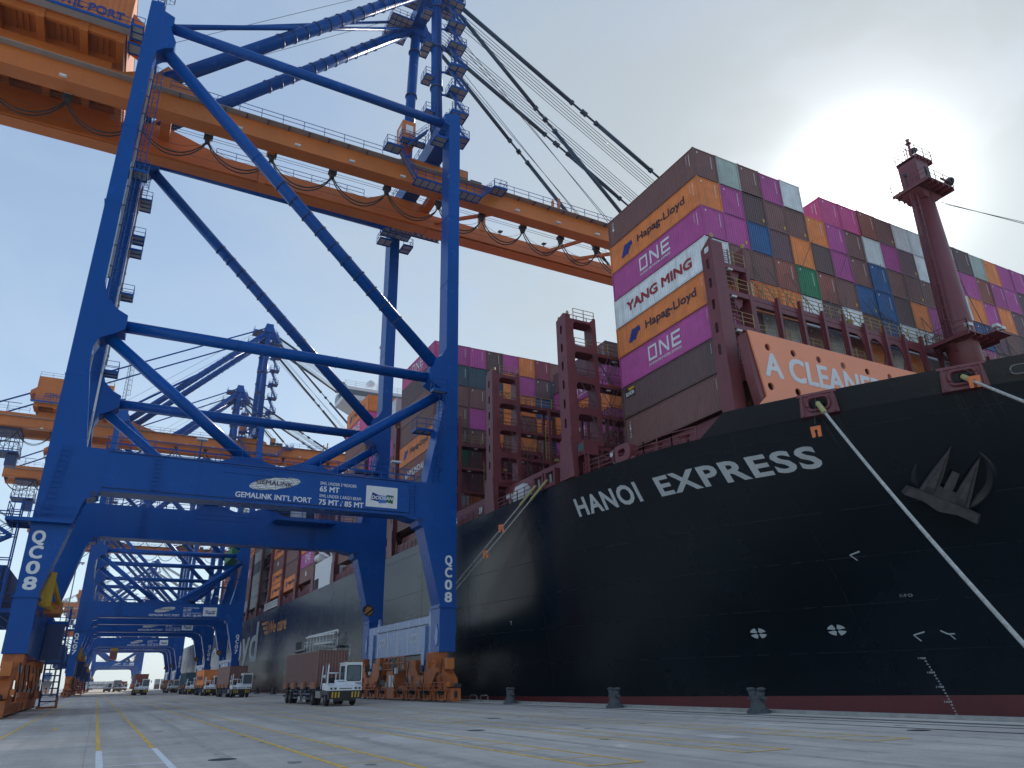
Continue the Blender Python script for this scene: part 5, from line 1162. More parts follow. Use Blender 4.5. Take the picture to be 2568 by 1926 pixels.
SB().box(31.35, 31.75, 123.0, 134.4, 16.7, 21.4).build('side_screen', M['superstructure'], dh, 'white side screen panel at deck edge'); SB().box(31.33,31.349,131.2,134.2,16.8,18.6).build('screen_opening', M['seal'], dh)
lf = SB().beam((31.5,126,21.6),(31.5,134,23.8),.3,.3).beam((31.5,124,21.5),(31.5,128,24.5),.25,.25).tube((31.7,131,22.4),(31.7,134.5,22.4),.7,12).build('boat_davit', M['superstructure'], dh)
# stowed gangway lying along the rail aft
gw = SB()
for i in range(24): gw.box(31.15,31.3,166+i*.62,166.22+i*.62,17.2,18.3)
gw.box(31.1,31.4,165.5,181,18.3,18.5).box(31.1,31.4,165.5,181,17.0,17.2).build('stowed_gangway', M['offwhite'])
# ---- containers ---------------------------------------------------------------
CW, CL, CH = 2.44, 12.19, 2.82
def container_meshes():
    mb = MB(); d = .036
    def wave(n, L, ins):
        pts = []; p = (L-2*ins)/n
        for i in range(n): a = ins+i*p; pts += [(a, d), (a+p*.22, d), (a+p*.5, 0), (a+p*.72, 0)]
        pts.append((L-ins, d)); return pts
    def wall(pts, f, smooth=False):
        k = len(pts); mb.add([f(a, o, .16) for a, o in pts]+[f(a, o, CH-.1) for a, o in pts], [(i,i+1,k+i+1,k+i) for i in range(k-1)])
    w = wave(42, CL, .15); e = wave(9, CW, .13)
    wall(w, lambda a, o, z: (.012+o, a, z)); wall(w, lambda a, o, z: (CW-.012-o, a, z)); wall(e, lambda a, o, z: (a, .012+o, z)); wall(e, lambda a, o, z: (a, CL-.012-o, z))
    mb.add([(.05,.05,CH-.03),(CW-.05,.05,CH-.03),(CW-.05,CL-.05,CH-.03),(.05,CL-.05,CH-.03)],[(0,1,2,3)]); mb.add([(.05,.05,.12),(CW-.05,.05,.12),(CW-.05,CL-.05,.12),(.05,CL-.05,.12)],[(3,2,1,0)])
    fr = MB()
    for x in (0, CW-.13):
        for y in (0, CL-.15): fr.box(x, x+.13, y, y+.15, .0, CH)
    for x in (.0, CW-.07):
        fr.box(x, x+.07, .15, CL-.15, .02, .17); fr.box(x, x+.07, .15, CL-.15, CH-.11, CH-.02)
    for y in (0, CL-.08):
        fr.box(.13, CW-.13, y, y+.08, .02, .17); fr.box(.13, CW-.13, y, y+.08, CH-.12, CH-.02)
    for x in (-.01, CW-.16):
        for y in (-.01, CL-.17):
            for z in (-.005, CH-.115): fr.box(x, x+.17, y, y+.18, z, z+.12)
    # end detail: white painted number column, label, and door bars for the door end
    num = MB()
    for i in range(11): num.add([(CW-.62,-.004,2.35-.115*i),(CW-.55,-.004,2.35-.115*i),(CW-.55,-.004,2.43-.115*i),(CW-.62,-.004,2.43-.115*i)],[(0,1,2,3)])
    num.add([(.35,-.004,2.35),(.5,-.004,2.35),(.5,-.004,2.5),(.42,-.004,2.55)],[(0,1,2,3)])
    sid = MB()
    for i in range(9): sid.add([(-.004,.62,2.3-.13*i),(-.004,.55,2.3-.13*i),(-.004,.55,2.40-.13*i),(-.004,.62,2.40-.13*i)],[(0,1,2,3)])
    for i in range(5): sid.add([(-.004,.95,2.35-.17*i),(-.004,.90,2.35-.17*i),(-.004,.90,2.45-.17*i),(-.004,.95,2.45-.17*i)],[(0,1,2,3)])
    lbl = MB().add([(CW-.5,-.006,.42),(CW-.28,-.006,.42),(CW-.28,-.006,.72),(CW-.5,-.006,.72)],[(0,1,2,3)])
    dr = MB()
    for x in (.45,.85,1.55,1.95): dr.tube((x,-.035,.2),(x,-.035,CH-.15),.022,6)
    for z in (.9,1.3): dr.box(.4,2.0,-.05,-.03,z,z+.03)
    return [m.mesh(n) for m, n in ((mb,'container_body'),(fr,'container_frame'),(num,'number_print'),(sid,'side_print'),(lbl,'hazard_label'),(dr,'lock_rod'))]
CB, CF, CN, CS_, CLB, CDR = container_meshes()
for m in (CB, CF): m.materials.append(M['container'])
for m in (CN, CS_): m.materials.append(M['white'])
CLB.materials.append(M['yellow']); CDR.materials.append(M['steel'])
PAL = {'br': ('brown', (.19,.088,.076)), 'db': ('dark brown', (.115,.066,.064)), 'pb': ('purplish brown', (.15,.078,.092)), 'rb': ('reddish brown', (.27,.085,.06)), 'or': ('orange', (.78,.235,.055)),
       'mg': ('magenta', (.44,.075,.29)), 'pk': ('pink magenta', (.62,.085,.27)), 'wh': ('white', (.74,.79,.80)), 'gg': ('greenish grey', (.40,.47,.43)), 'bl': ('blue', (.025,.10,.27)), 'tl': ('dark teal', (.035,.075,.11)),
       'gn': ('green', (.018,.19,.08)), 'gy': ('grey', (.36,.37,.36)), 'wn': ('wine red', (.27,.05,.08)), 'ga': ('pale green', (.16,.30,.18))}
CRND = random.Random(21)
def put_container(x, y, z, c, label, group, side=None, rot=0.0, doors=False, prints=True, name='shipping_container'):
    nm, col = PAL[c]; j = lambda v: v*(1+CRND.uniform(-.10,.10)); f = CRND.uniform(.88,1.12); col = tuple(min(1, v*f) for v in col)
    o = link(name, CB, None); o.location = (x+CRND.uniform(-.012,.012), y+CRND.uniform(-.035,.035), z); o.rotation_euler = (0,0,rot); o.color = (*col, 1); tag(o, label, 'container', group)
    fr = link('frame', CF, None, o); fr.color = (*[v*.86 for v in col], 1)
    if prints:
        q = CRND.random()
        if q < .55: link('number_print', CN, None, o)
        if q > .82: link('hazard_label', CLB, None, o)
        if side is not None: link('number_print', CS_, None, o)
    if doors: link('lock_rods', CDR, None, o)
    if side: livery(o, side)
    return o
def livery(o, s):
    u = (0,-1,0); w = (0,0,1); X = -.010
    if s == 'HL':
        flat('logo', [[(0,.1),(.25,0),(.75,.12),(.95,.02),(1.35,.62),(1.75,.75),(1.55,1.18),(1.1,1.12),(.55,1.15)]], M['logo_blue'], o, (X,10.5,.78), u, w)
        letter('lettering', 'Hapag-Lloyd', M['navy_text'], o, (X,8.05,1.22), u, w, 6.35, .72, .025)
    elif s == 'ONE':
        P = [[(0,0),(.18,0),(.18,1.3),(0,1.3)],[(.92,0),(1.1,0),(1.1,1.3),(.92,1.3)],[(.18,0),(.92,0),(.92,.2),(.18,.2)],[(.18,1.1),(.92,1.1),(.92,1.3),(.18,1.3)],
             [(1.45,0),(1.65,0),(1.65,1.3),(1.45,1.3)],[(2.45,0),(2.65,0),(2.65,1.3),(2.45,1.3)],[(1.65,1.3),(1.65,.98),(2.45,0),(2.45,.34)],
             [(3.0,0),(3.2,0),(3.2,1.3),(3.0,1.3)],[(3.2,0),(4.1,0),(4.1,.22),(3.2,.22)],[(3.2,.54),(4.0,.54),(4.0,.76),(3.2,.76)],[(3.2,1.08),(4.1,1.08),(4.1,1.3),(3.2,1.3)]]
        flat('logo', P, M['white'], o, (X,8.15,1.0), u, w)
        letter('lettering', 'OCEAN NETWORK EXPRESS', M['white'], o, (X,8.15,.58), u, w, 4.1, .22, .02)
    elif s == 'YM': letter('lettering', 'YANG MING', M['red_text'], o, (X,10.3,.98), u, w, 8.5, .86, .05)
    elif s == 'HY':
        letter('lettering', 'HYUNDAI', M['white'], o, (X,8.6,.85), u, w, 5.6, .85, .045); flat('logo', [[(0,0),(.9,0),(.45,.8)]], M['white'], o, (X,9.8,.88), u, w)
    elif s == 'TRI':
        for i, ch in enumerate('TRITON'): letter('lettering', ch, M['white'], o, (X,11.48,2.25-.25*i), u, w, .2, .19, .015)
    elif s == 'CAI':
        for i, ch in enumerate('CAI'): letter('lettering', ch, M['white'], o, (X,11.5,2.1-.34*i), u, w, .26, .26, .02)
    elif s == 'BLY':
        flat('decal', [[(0,0),(1.35,0),(1.35,.85),(0,.85)]], M['seal'], o, (X,11.6,1.75), u, w); flat('decal_flash', [[(.55,.55),(1.3,.62),(1.3,.8),(.4,.8)]], M['yellow'], o, (X-.004,11.6,1.75), u, w)
        letter('lettering', 'BLAVON', M['white'], o, (X-.004,11.5,1.87), u, w, 1.1, .34, .03)
    elif s == 'LOGO': flat('logo', [[(0,0),(.9,0),(1.0,.5),(.7,.9),(.3,.9),(0,.5)]], M['white'], o, (X,7.2,1.1), u, w)
    elif s == 'K': letter('lettering', 'K', M['white'], o, (X,8.0,1.0), u, w, .6, .7, .04)
TP = 2.862
ordn = lambda n: ['', 'first','second','third','fourth','fifth','sixth','seventh','eighth','ninth','tenth','eleventh','twelfth','thirteenth','fourteenth','fifteenth','sixteenth','seventeenth','eighteenth','nineteenth','twentieth'][n]
# foremost stack: columns left (quay side) to right, tiers listed from the top; None = empty place
B1 = ['br or mg wh or mg db br','gg mg mg br or pb','br db bl br or gy','mg br pb rb or gy','wh br or gn wh br','- or db rb pb gy','pk mg mg br wh rb','pk br br bl br or','rb wh bl bl bl gy','br mg br db wh or','wh pb br or wh gy','wh wh br mg br gy',
      'br mg br or db gy','db mg wh br mg br','db mg or bl mg br','gg rb mg pb db br','or mg or br br br','mg mg pb db br br','mg db br br br br','br db pb br br br']
B1S = [None,'HL','ONE','YM','HL','ONE','BLY','TRI']
for ci, colm in enumerate(B1):
    x = 36.43 + ci*2.478 + (.12 if ci >= 8 else 0); dz = -.12 if ci in (5,6,7) else (.10 if ci in (2,4) else 0)
    for ti, c in enumerate(colm.split()):
        if c == '-': continue
        side = (B1S[ti] or 'CAI') if ci == 0 else ('ONE' if (ci == 6 and ti == 0) else None)
        ztop = 42.03 - ti*TP + (dz if ti == 0 else 0)
        if ci > 0 and ti >= 4 and ztop < 22: continue
        lb = f'{PAL[c][0]} container, {ordn(ti+1)} tier from top, {ordn(ci+1)} column from quay, foremost stack'
        put_container(x, 35.42, ztop-CH, c, lb, 'containers of the foremost deck stack', side)

def bay(y0, cols, x0, zt, group, where, sides=None, tiers=None):
    for ci, colm in enumerate(cols):
        for ti, c in enumerate(colm.split()):
            if c == '-': continue
            side = (sides[ti] if sides and ci == 0 and ti < len(sides) else None)
            put_container(x0+ci*2.478, y0, zt-ti*TP-CH, c, f'{PAL[c][0]} container, {ordn(ti+1)} from top, {ordn(ci+1)} column, {where}', group, side, prints=(y0 < 100), doors=(ti > 4 and y0 < 100))
bay(79.95, ['pk db br br or rb db br','mg tl br br db gn br wh','mg tl br mg br db br or','db tl br br or br br br','mg or or or br db wn br','or mg or br or br mg br','wn pb bl or br br br br','br tl br br bl br or br'], 31.75, 42.6, 'containers of the second visible deck stack', 'stack behind near crane leg', ['ONE',None,'HY',None,'HL','HY',None,None])
bay(64.6, ['pb mg or mg br mg br','pk br mg or br br br','br tl mg br mg br br'], 47.6, 39.2, 'containers of the inner stack beside the empty bay', 'inner stack past tall lashing bridge', ['K','ONE','HL','ONE',None,'ONE',None])
bay(94.35, ['wh br mg br br gy br','gy br br br br br br'], 31.75, 39.6, 'containers of the third visible deck stack', 'stack with the white box on top', ['K',None,None,None,None,None,None])
bay(108.6, ['or pk br br br br br br br','or mg br br br br br br br'], 31.75, 45.2, 'containers of the fourth visible deck stack', 'stack below white bridge wing', ['HL','ONE',None,'HY',None,None,None,None,'K'])
for y0, cs, sd, wh in ((136.7,'br mg br br or mg br','- ONE - - - ONE LOGO','stack just aft of white screen'),(151.1,'br br or br br br or','- - HL - - - HL','stack two bays aft of white screen'),(165.3,'br or br or br or or','- HL - HL LOGO HL HL','stack above the stowed gangway'),
                       (193.1,'gy br gy tl gy gy gy','- - - - - - -','stack just aft of dark casing'),(207.4,'br or br mg br br gy','- HL - ONE - - -','stack two bays aft of dark casing'),(221.8,'mg br br or br gy br','ONE - - HL - - -','stack three bays aft of dark casing'),(236.1,'br gn br br mg br br','- - - - ONE - -','stack four bays aft of dark casing'),(250.6,'br br or br br gy br','- - HL - - - -','aftmost stack in view')):
    bay(y0, [cs], 31.75, 39.4, 'containers along the after deck', wh, [None if q == '-' else q for q in sd.split()])

# everything deeper in the hold of the stacks that the photograph cannot show singly: one mass of boxes
rest = MB()
for y0, x0, zt in ((35.6,38.95,25.2),(50.2,50.5,42),(64.6,55.1,39),(79.95,51.7,42.5),(94.35,36.8,39.5),(108.6,36.8,45),(136.7,34.3,39.3),(151.1,34.3,39.3),(165.3,34.3,39.3),(193.1,34.3,39.3),(207.4,34.3,39.3),(221.8,34.3,39.3),(236.1,34.3,39.3),(250.6,34.3,39.3)):
    x = x0
    while x < 88:
        z = 19.2
        while z+2.8 < zt+.2: rest.box(x, x+2.44, y0+.05, y0+12.1, z, z+2.84); z += 2.86
        x += 2.478
ro_ = rest.build('container_rest', M['container']); ro_.color = (.17,.08,.07,1); tag(ro_, 'mass of brown containers packed deep inside the deck stacks', kind='stuff')
# ------------------------------------------------------------------ anchor, mooring lines, rat guards
# anchor on the bow: pocket is part of the ship, anchor is its own thing
pk = V((42.9, 24.9, 12.2)); nh = V((-.80,-.48,-.36)).normalized()
ud = V((2.2,-2.4,-2.0)).normalized(); ud = (ud - nh*ud.dot(nh)).normalized(); vd = nh.cross(ud).normalized()
if vd.z < 0: vd = -vd
ring = SB(); prof = [(2.2,-.10),(2.05,.0),(1.9,-.02),(1.0,-.5),(0.3,-.6)]
vs = []; nn = 36
for r, h in prof:
    for i in range(nn): t = 2*math.pi*i/nn; vs.append(pk + ud*(r*math.cos(t)) + vd*(r*math.sin(t)) + nh*h)
ring.add(vs, [(a*nn+j, a*nn+(j+1)%nn, (a+1)*nn+(j+1)%nn, (a+1)*nn+j) for a in range(len(prof)-1) for j in range(nn)], True)
ring.build('anchor_pocket', M['hull'])
an = empty('anchor', tuple(pk - vd*1.2), label='rusty grey stockless anchor hanging in its pocket on the dark bow', cat='anchor')
def AP_(u, v, h): return ud*u + vd*(v+1.2) + nh*h
def aprism(poly, h0, h1, name, taper=None):
    n = len(poly); mb = MB(); tris = tessellate_polygon([[V((p[0],p[1],0)) for p in poly]])
    c = V((sum(p[0] for p in poly)/n, sum(p[1] for p in poly)/n, 0)); k = taper or 1
    vs = [AP_(p[0],p[1],h0) for p in poly] + [AP_(c.x+(p[0]-c.x)*k, c.y+(p[1]-c.y)*k, h1) for p in poly]
    mb.add(vs, [tuple(t) for t in tris]+[tuple(i+n for i in t) for t in tris]+[(i,(i+1)%n,n+(i+1)%n,n+i) for i in range(n)])
    return mb.build(name, M['anchor'], an)
for s in (-1, 1):
    aprism([(s*.42,-1.5),(s*1.38,-1.5),(s*1.22,-.4),(s*.78,1.75),(s*.62,.9),(s*.46,-.3)], .2, .48, 'fluke', .9); aprism([(s*.52,-1.4),(s*1.2,-1.4),(s*1.05,-.4),(s*.76,1.35),(s*.58,-.2)], .48, .66, 'fluke_rib', .55)
aprism([(-2.05,-1.45),(-1.0,-1.35),(1.0,-1.35),(2.05,-1.45),(2.15,-1.95),(1.0,-1.9),(0,-2.15),(-1.0,-1.9),(-2.15,-1.95)], .2, .85, 'crown', .92)
aprism([(-.28,-1.6),(.28,-1.6),(.2,.35),(-.2,.35)], .15, .55, 'shank')
aprism([(-.55,-1.35),(.55,-1.35),(.5,-.75),(-.5,-.75)], .2, .5, 'palm_plate')
# mooring lines
def rope(p, q, r, sag, label, chafe=0.0, group='mooring lines'):
    p = V(p); q = V(q); L_ = (q-p).length
    pts = [p.lerp(q, t) - V((0,0,sag*4*t*(1-t))) for t in [i/24 for i in range(25)]]
    o = empty('mooring_line', tuple(q), label=label, cat='rope', group=group)
    MB().pipe([a-q for a in pts], r, 8).build('rope', M['rope'], o)
    if chafe:
        cp = [p.lerp(q, t*chafe/L_) - V((0,0,sag*4*(t*chafe/L_)*(1-t*chafe/L_))) for t in [i/6 for i in range(7)]]
        MB().pipe([a-q for a in cp], r*1.9, 8).build('chafe_sleeve', M['chafe'], o)
    return pts
ra = rope(C1, (26.4, 13.4, .75), .085, .35, 'thick pale mooring line running from the left bow fairlead down past the anchor', 1.5)
rb_ = rope(C2, (26.4, 1.0, .75), .085, .3, 'mooring line leaving the right bow fairlead towards the frame edge', .9)
rc_ = rope((31.1,51.9,17.25), (26.5,83.8,.9), .06, .2, 'after spring line, upper of the pair beside the crane leg', 2.6)
rd_ = rope((31.1,53.9,17.2), (26.5,85.0,.9), .06, .2, 'after spring line, lower of the pair beside the crane leg', 2.6)
GS = .62
gp = [(-.45,-.55),(-.12,-.55),(-.10,-.2),(-.16,.1),(0,.24),(.16,.1),(.10,-.2),(.16,-.55),(.45,-.55),(.50,.55),(-.50,.55)]
def guard(c, d, label, tilt=0, hang=None):
    c = V(c); g = empty('rat_guard', tuple(c), label=label, cat='rat guard', group='orange rat guards on the lines')
    d = V(d).normalized(); a = d.cross(V((0,0,1))).normalized(); b = a.cross(d).normalized()
    n = len(gp); tris = tessellate_polygon([[V((p[0],p[1],0)) for p in gp]])
    vs = [(a*p[0]+b*p[1])*GS-d*.02 for p in gp]+[(a*p[0]+b*p[1])*GS+d*.02 for p in gp]
    MB().add(vs, [tuple(t) for t in tris]+[tuple(i+n for i in t) for t in tris]+[(i,(i+1)%n,n+(i+1)%n,n+i) for i in range(n)]).build('guard_plate', M['guard_orange'], g)
    if hang: MB().pipe([V((0,0,.5)), V(hang)-c], .018, 5).build('lanyard', M['wire'], g)
view = lambda c: (V((0,0,1.7))-V(c)).normalized()
g1 = C1 + V((-.5,.1,-1.9)); guard(g1, V((-.9,-.45,-.1)), 'orange rat guard dangling on a cord below the left bow fairlead', hang=C1+V((-.1,0,.4)))
guard(rb_[1]+V((0,0,.0)), V((-.8,-.6,-.1)), 'orange rat guard clipped on the line at the right bow fairlead', hang=C2+V((0,.2,.8)))
guard(rc_[7], V((-.85,-.5,0)), 'orange rat guard on the upper after spring line'); guard(rd_[4], V((-.85,-.5,0)), 'orange rat guard on the lower after spring line')
# ------------------------------------------------------------------ terminal tractors with chassis trailers (front towards -y, origin under the front axle)
def wheel_at(x, y, r=.52, w=.30, par=None):
    t = MB().rev([(.28,-w/2),(r-.05,-w/2),(r,-w/2+.05),(r,w/2-.05),(r-.05,w/2),(.28,w/2)], (x,y,r), 20, 'x').build('wheel', M['rubber'], par)
    MB().rev([(.02,-w/2+.03),(.12,-w/2-.02),(.2,-w/2+.05),(.285,-w/2+.02),(.285,w/2-.02),(.2,w/2-.05),(.12,w/2+.02),(.02,w/2-.03)], (x,y,r), 14, 'x').build('rim', M['steel'], t)
def make_truck():
    r = empty('terminal_truck')
    MB().box(-.45,.45,-1.2,4.6,.62,.86).box(-1.15,1.15,-1.35,-.9,.6,.9).build('tractor_frame', M['black_plastic'], r)
    for x in (-1.02,1.02): wheel_at(x, 0, par=r)
    for x in (-1.1,-.76,.76,1.1): wheel_at(x, 3.7, par=r)
    # bumper with hazard stripes
    bp = MB().prism([(-1.25,.50),(1.25,.50),(1.28,1.08),(-1.28,1.08)], 'xz', -1.55, -1.15).box(-.75,.75,-1.5,-1.2,.36,.5).box(-1.28,-.98,-1.15,.55,.80,1.08).box(.98,1.28,-1.15,.55,.80,1.08).build('bumper', M['black_plastic'], r)
    for s in (-1, 1):
        for i in range(3): x = s*(.52+.24*i); flat('hazard_stripe', [[(x-.05,.60),(x+.07,.60),(x+.09,1.0),(x-.03,1.0)]], M['yellow'], bp, (0,-1.556,0), (1,0,0), (0,0,1))
    # hood / front mask
    hd = MB().prism([(-1.5,1.09),(-1.5,1.36),(-1.28,1.42),(-.2,1.62),(.6,1.62),(.6,1.09)], 'yz', -1.25, 1.27).build('hood', M['truck_white'], r)
    MB().prism([(-1.45,1.37),(-.3,1.62),(-.3,1.85),(-.8,1.82)], 'yz', -.55, .12).build('hood_hump', M['truck_white'], hd)
    for s in (-.92, .95): MB().box(s-.24,s+.24,-1.515,-1.502,1.17,1.31).build('headlight', M['black_plastic'], hd); MB().box(s-.08,s+.08,-1.522,-1.516,1.19,1.29).build('headlight_lens', M['lamp_head'], hd)
    MB().box(-.45,.5,-1.515,-1.502,1.20,1.26).build('grille_slot', M['black_plastic'], hd)
    letter('lettering', 'TERBERG', M['navy_text'], hd, (-.5,-.99,1.66), (1,0,0), (0,.22,.97), .62, .09, .02)
    # cab: pillars and panels round real openings
    x0, x1, y0, y1 = .08, 1.40, -.98, .75
    cb = MB().prism([(x0,1.15),(x1,1.15),(x1,3.02),(x0,3.02)], 'xz', y0, y0+.06, [rrect(x0+.14,x1-.12,1.78,2.86,.08,3)]) \
        .prism([(x0,1.15),(x1,1.15),(x1,3.02),(x0,3.02)], 'xz', y1-.06, y1, [rrect(x0+.16,x1-.16,1.9,2.8,.08,3)]) \
        .prism([(y0+.06,1.15),(y1-.06,1.15),(y1-.06,3.02),(y0+.06,3.02)], 'yz', x0, x0+.05, [rrect(y0+.2,y1-.25,1.75,2.85,.08,3)]) \
        .prism([(y0+.06,1.15),(y1-.06,1.15),(y1-.06,3.02),(y0+.06,3.02)], 'yz', x1-.05, x1, [rrect(y0+.2,y1-.25,1.75,2.85,.08,3)]) \
        .box(x0-.02,x1+.02,y0-.02,y1+.02,3.022,3.10).box(x0+.05,x1-.05,y0+.06,y1-.06,1.15,1.22).build('cab', M['truck_white'], r)
    MB().box(x0+.13,x1-.11,y0+.02,y0+.035,1.77,2.87).build('windscreen', M['glass'], cb); MB().box(x0+.15,x1-.15,y1-.04,y1-.025,1.89,2.81).build('rear_window', M['glass'], cb)
    for x in (x0+.02, x1-.035): MB().box(x,x+.015,y0+.19,y1-.24,1.74,2.86).build('side_window', M['glass'], cb)
    sf = MB(); loop = rrect(x0+.12,x1-.10,1.76,2.88,.09,3); sf.pipe([(p[0],y0-.008,p[1]) for p in loop+loop[:1]], .028, 5); sf.build('windscreen_seal', M['seal'], cb)
    MB().box(.45,1.0,.25,.45,1.25,2.25).box(.45,1.0,-.15,.4,1.25,1.6).build('seat', M['black_plastic'], cb); MB().pipe([(.72+.2*math.cos(t),-.55+.08*math.sin(t),1.95+.2*math.sin(t)) for t in [2*math.pi*i/14 for i in range(15)]], .018, 5).build('steering_wheel', M['black_plastic'], cb)
    MB().beam((.5,-1.0,1.8),(.8,-1.02,2.2),.03,.02).build('wiper', M['seal'], cb)
    MB().beam((.9,.2,3.1),(.98,.2,3.4),.03,.03).rev([(.05,0),(.06,.1),(.02,.13)],(.4,.2,3.1),8).build('beacon', M['wecare'], cb)
    for s, xx in ((-1,x0),(1,x1)): MB().beam((xx,y0+.1,2.75),(xx+s*.28,y0-.05,2.75),.03,.03).box(xx+s*.28-.07,xx+s*.28+.07,y0-.1,y0-.02,2.35,2.8).build('mirror', M['black_plastic'], cb)
    # guard rail on the low side, ladder and air horns
    gr = MB().tube((-1.15,-.35,1.5),(-1.05,-.3,2.95),.055,8).tube((-1.1,-.32,2.35),(.08,-.2,2.35),.04,8).tube((-.45,-.25,1.6),(-.45,-.25,2.35),.035,8).tube((-1.22,-.9,1.45),(-1.1,-.35,2.35),.035,8).tube((-1.15,1.4,1.2),(-1.05,1.4,2.9),.04,8).tube((-1.08,-.3,2.1),(-1.08,1.4,2.1),.035,8)
    gg = gr.build('guard_rail', M['truck_white'], r); MB().rev([(.03,0),(.13,.1),(.14,.16),(.02,.17)], (-1.32,-.4,2.1), 12, 'y').build('work_lamp', M['lamp_head'], gg); MB().rev([(.06,0),(.08,.06),(.02,.14)], (-1.05,-.3,2.95), 8).build('lamp', M['wecare'], gg)
    MB().box(-1.25,-.5,1.0,2.6,.55,1.05).build('fuel_tank', M['steel'], r)
    for s in (-1,1): MB().box(s*1.22-.03,s*1.22+.03,4.35,4.4,.15,.95).build('mud_flap', M['black_plastic'], r)
    for k in range(3): MB().pipe([(-.3+.3*k,.8,2.2),(-.3+.3*k,1.5,1.7+.1*k),(-.2+.2*k,2.4,1.5)], .03, 5).build('air_hose', M['wecare'] if k else M['cable'], r)
    MB().tube((-.9,1.0,1.1),(-.9,1.0,3.1),.07,10).build('exhaust_stack', M['steel'], r); MB().box(-.7,.0,.9,1.3,1.2,2.0).build('air_filter', M['black_plastic'], r)
    MB().box(.2,1.3,-1.0,-.94,1.18,1.24).build('cab_step', M['black_plastic'], r); MB().box(-1.28,1.28,-.2,.75,1.085,1.14).build('mudguard', M['black_plastic'], r)
    MB().box(-.5,.5,3.1,4.3,.9,1.12).build('fifth_wheel', M['dark_steel'], r)
    # trailer
    tr = MB().box(-.55,-.35,2.9,14.9,1.02,1.30).box(.35,.55,2.9,14.9,1.02,1.30)
    for y in (2.95,5.2,7.5,9.8,12,14.7): tr.box(-1.2,1.2,y-.08,y+.08,1.12,1.32)
    tr.build('trailer_frame', M['chassis_blue'], r)
    for y in (12.0, 13.5):
        for x in (-1.1,-.76,.76,1.1): wheel_at(x, y, .5, .28, r)
    for s in (-1,1):
        sg = MB()
        for y in (5.2,6.4,7.6,9.8,11): sg.beam((s*1.1,y,.45),(s*1.1,y,1.15),.08,.08)
        for z in (.48,.82): sg.beam((s*1.1,5.0,z),(s*1.1,7.8,z),.07,.12); sg.beam((s*1.1,9.6,z),(s*1.1,11.2,z),.07,.12)
        sg.build('side_guard', M['chassis_blue'], r); MB().beam((s*1.0,8.6,.25),(s*1.0,8.6,1.1),.16,.16).box(s*1.0-.18,s*1.0+.18,8.4,8.8,.2,.26).build('landing_leg', M['steel'], r)
        for y in (3.2,6.8,10.4,13.6): MB().prism([(y-.62,1.22),(y+.62,1.22),(y+.62,1.62),(y+.55,1.72),(y-.55,1.72),(y-.62,1.62)], 'yz', s*1.34-.10, s*1.34+.10).build('guide_block', M['wood_block'], r)
    MB().beam((-1.2,14.95,.6),(1.2,14.95,.6),.12,.15).beam((-.8,14.95,.6),(-.8,14.7,1.1),.1,.1).beam((.8,14.95,.6),(.8,14.7,1.1),.1,.1).build('rear_bumper', M['chassis_blue'], r)
    return r
t0 = make_truck()
trucks = [(16.75,60.5,'br','nearest white terminal truck T060 hauling a brown box','T060'),(17.6,114.5,'br','second white truck in the waterside lane, with a brown box',None),(17.2,141,'or','third truck in the waterside lane, carrying an orange box',None),(17.0,170,'tl','fourth truck in the waterside lane, carrying a dark grey box',None),(17.2,219,None,'fifth truck in the waterside lane, beside the white sill of a far crane',None),
          (8.2,181,'rb','truck in the middle lane with an open rusty box behind its cab',None),(7.0,340,'gy','distant truck with a tall grey box in the middle lane',None),(3.7,345,None,'distant truck driving empty in the inner lane',None),(11.5,420,'rb','far truck with a red box behind the grey one',None)]
for i, (x, y, c, lb, no) in enumerate(trucks):
    o = t0 if i == 0 else copy_tree(t0)
    o.location = (x, y, .009); tag(o, lb, 'truck', 'terminal trucks on the quay lanes')
for i, (x, y, c, lb, no) in enumerate(trucks):
    if c:
        b = put_container(x-CW/2, y+2.65, 1.345, c, f'{PAL[c][0]} container on the {["nearest truck","second waterside lane truck","third waterside lane truck","fourth waterside lane truck","fifth waterside lane truck","middle lane truck","distant middle lane truck","inner lane truck","farthest truck"][i]}', 'containers on trucks', 'HL' if c == 'or' else '', prints=False)
letter('lettering', 'T060', M['navy_text'], t0, (.86,-.988,1.50), (1,0,0), (0,0,1), .5, .16, .02)
letter('lettering', 'T060', M['navy_text'], t0, (.9,-.988,1.32), (1,0,0), (0,0,1), .36, .08, .03)
# ------------------------------------------------------------------ things held by the far cranes
def hanging(x, y, z, c, lab, ztop):
    put_container(x, y, z, c, lab, 'containers hanging from cranes', None, prints=False)
    s = empty('spreader', (x+CW/2, y+CL/2, z+CH), label=f'crane spreader gripping the {PAL[c][0]} hanging container', cat='spreader', group='spreaders')
    MB().box(-.6,.6,-6,6,.12,.5).box(-1.2,1.2,-6.05,-5.8,.0,.4).box(-1.2,1.2,5.8,6.05,.0,.4).build('spreader_beam', M['yellow'], s); MB().box(-1.2,1.2,-1.6,1.6,.5,1.3).build('headblock', M['yellow'], s)
    w = MB()
    for dx in (-1,1):
        for dy in (-1.4,1.4): w.pipe([(dx,dy,1.3),(dx*2,dy*2.2,ztop-z-CH)], .03, 4)
    w.build('hoist_rope', M['wire'], s)
hanging(2.4, 322, 11.2, 'rb', 'rust brown container hanging under the QC05 crane portal', 55.6)
hanging(23.2, 184.5, 29.2, 'gn', 'green container hanging beside the QC07 crane leg', 55.6)
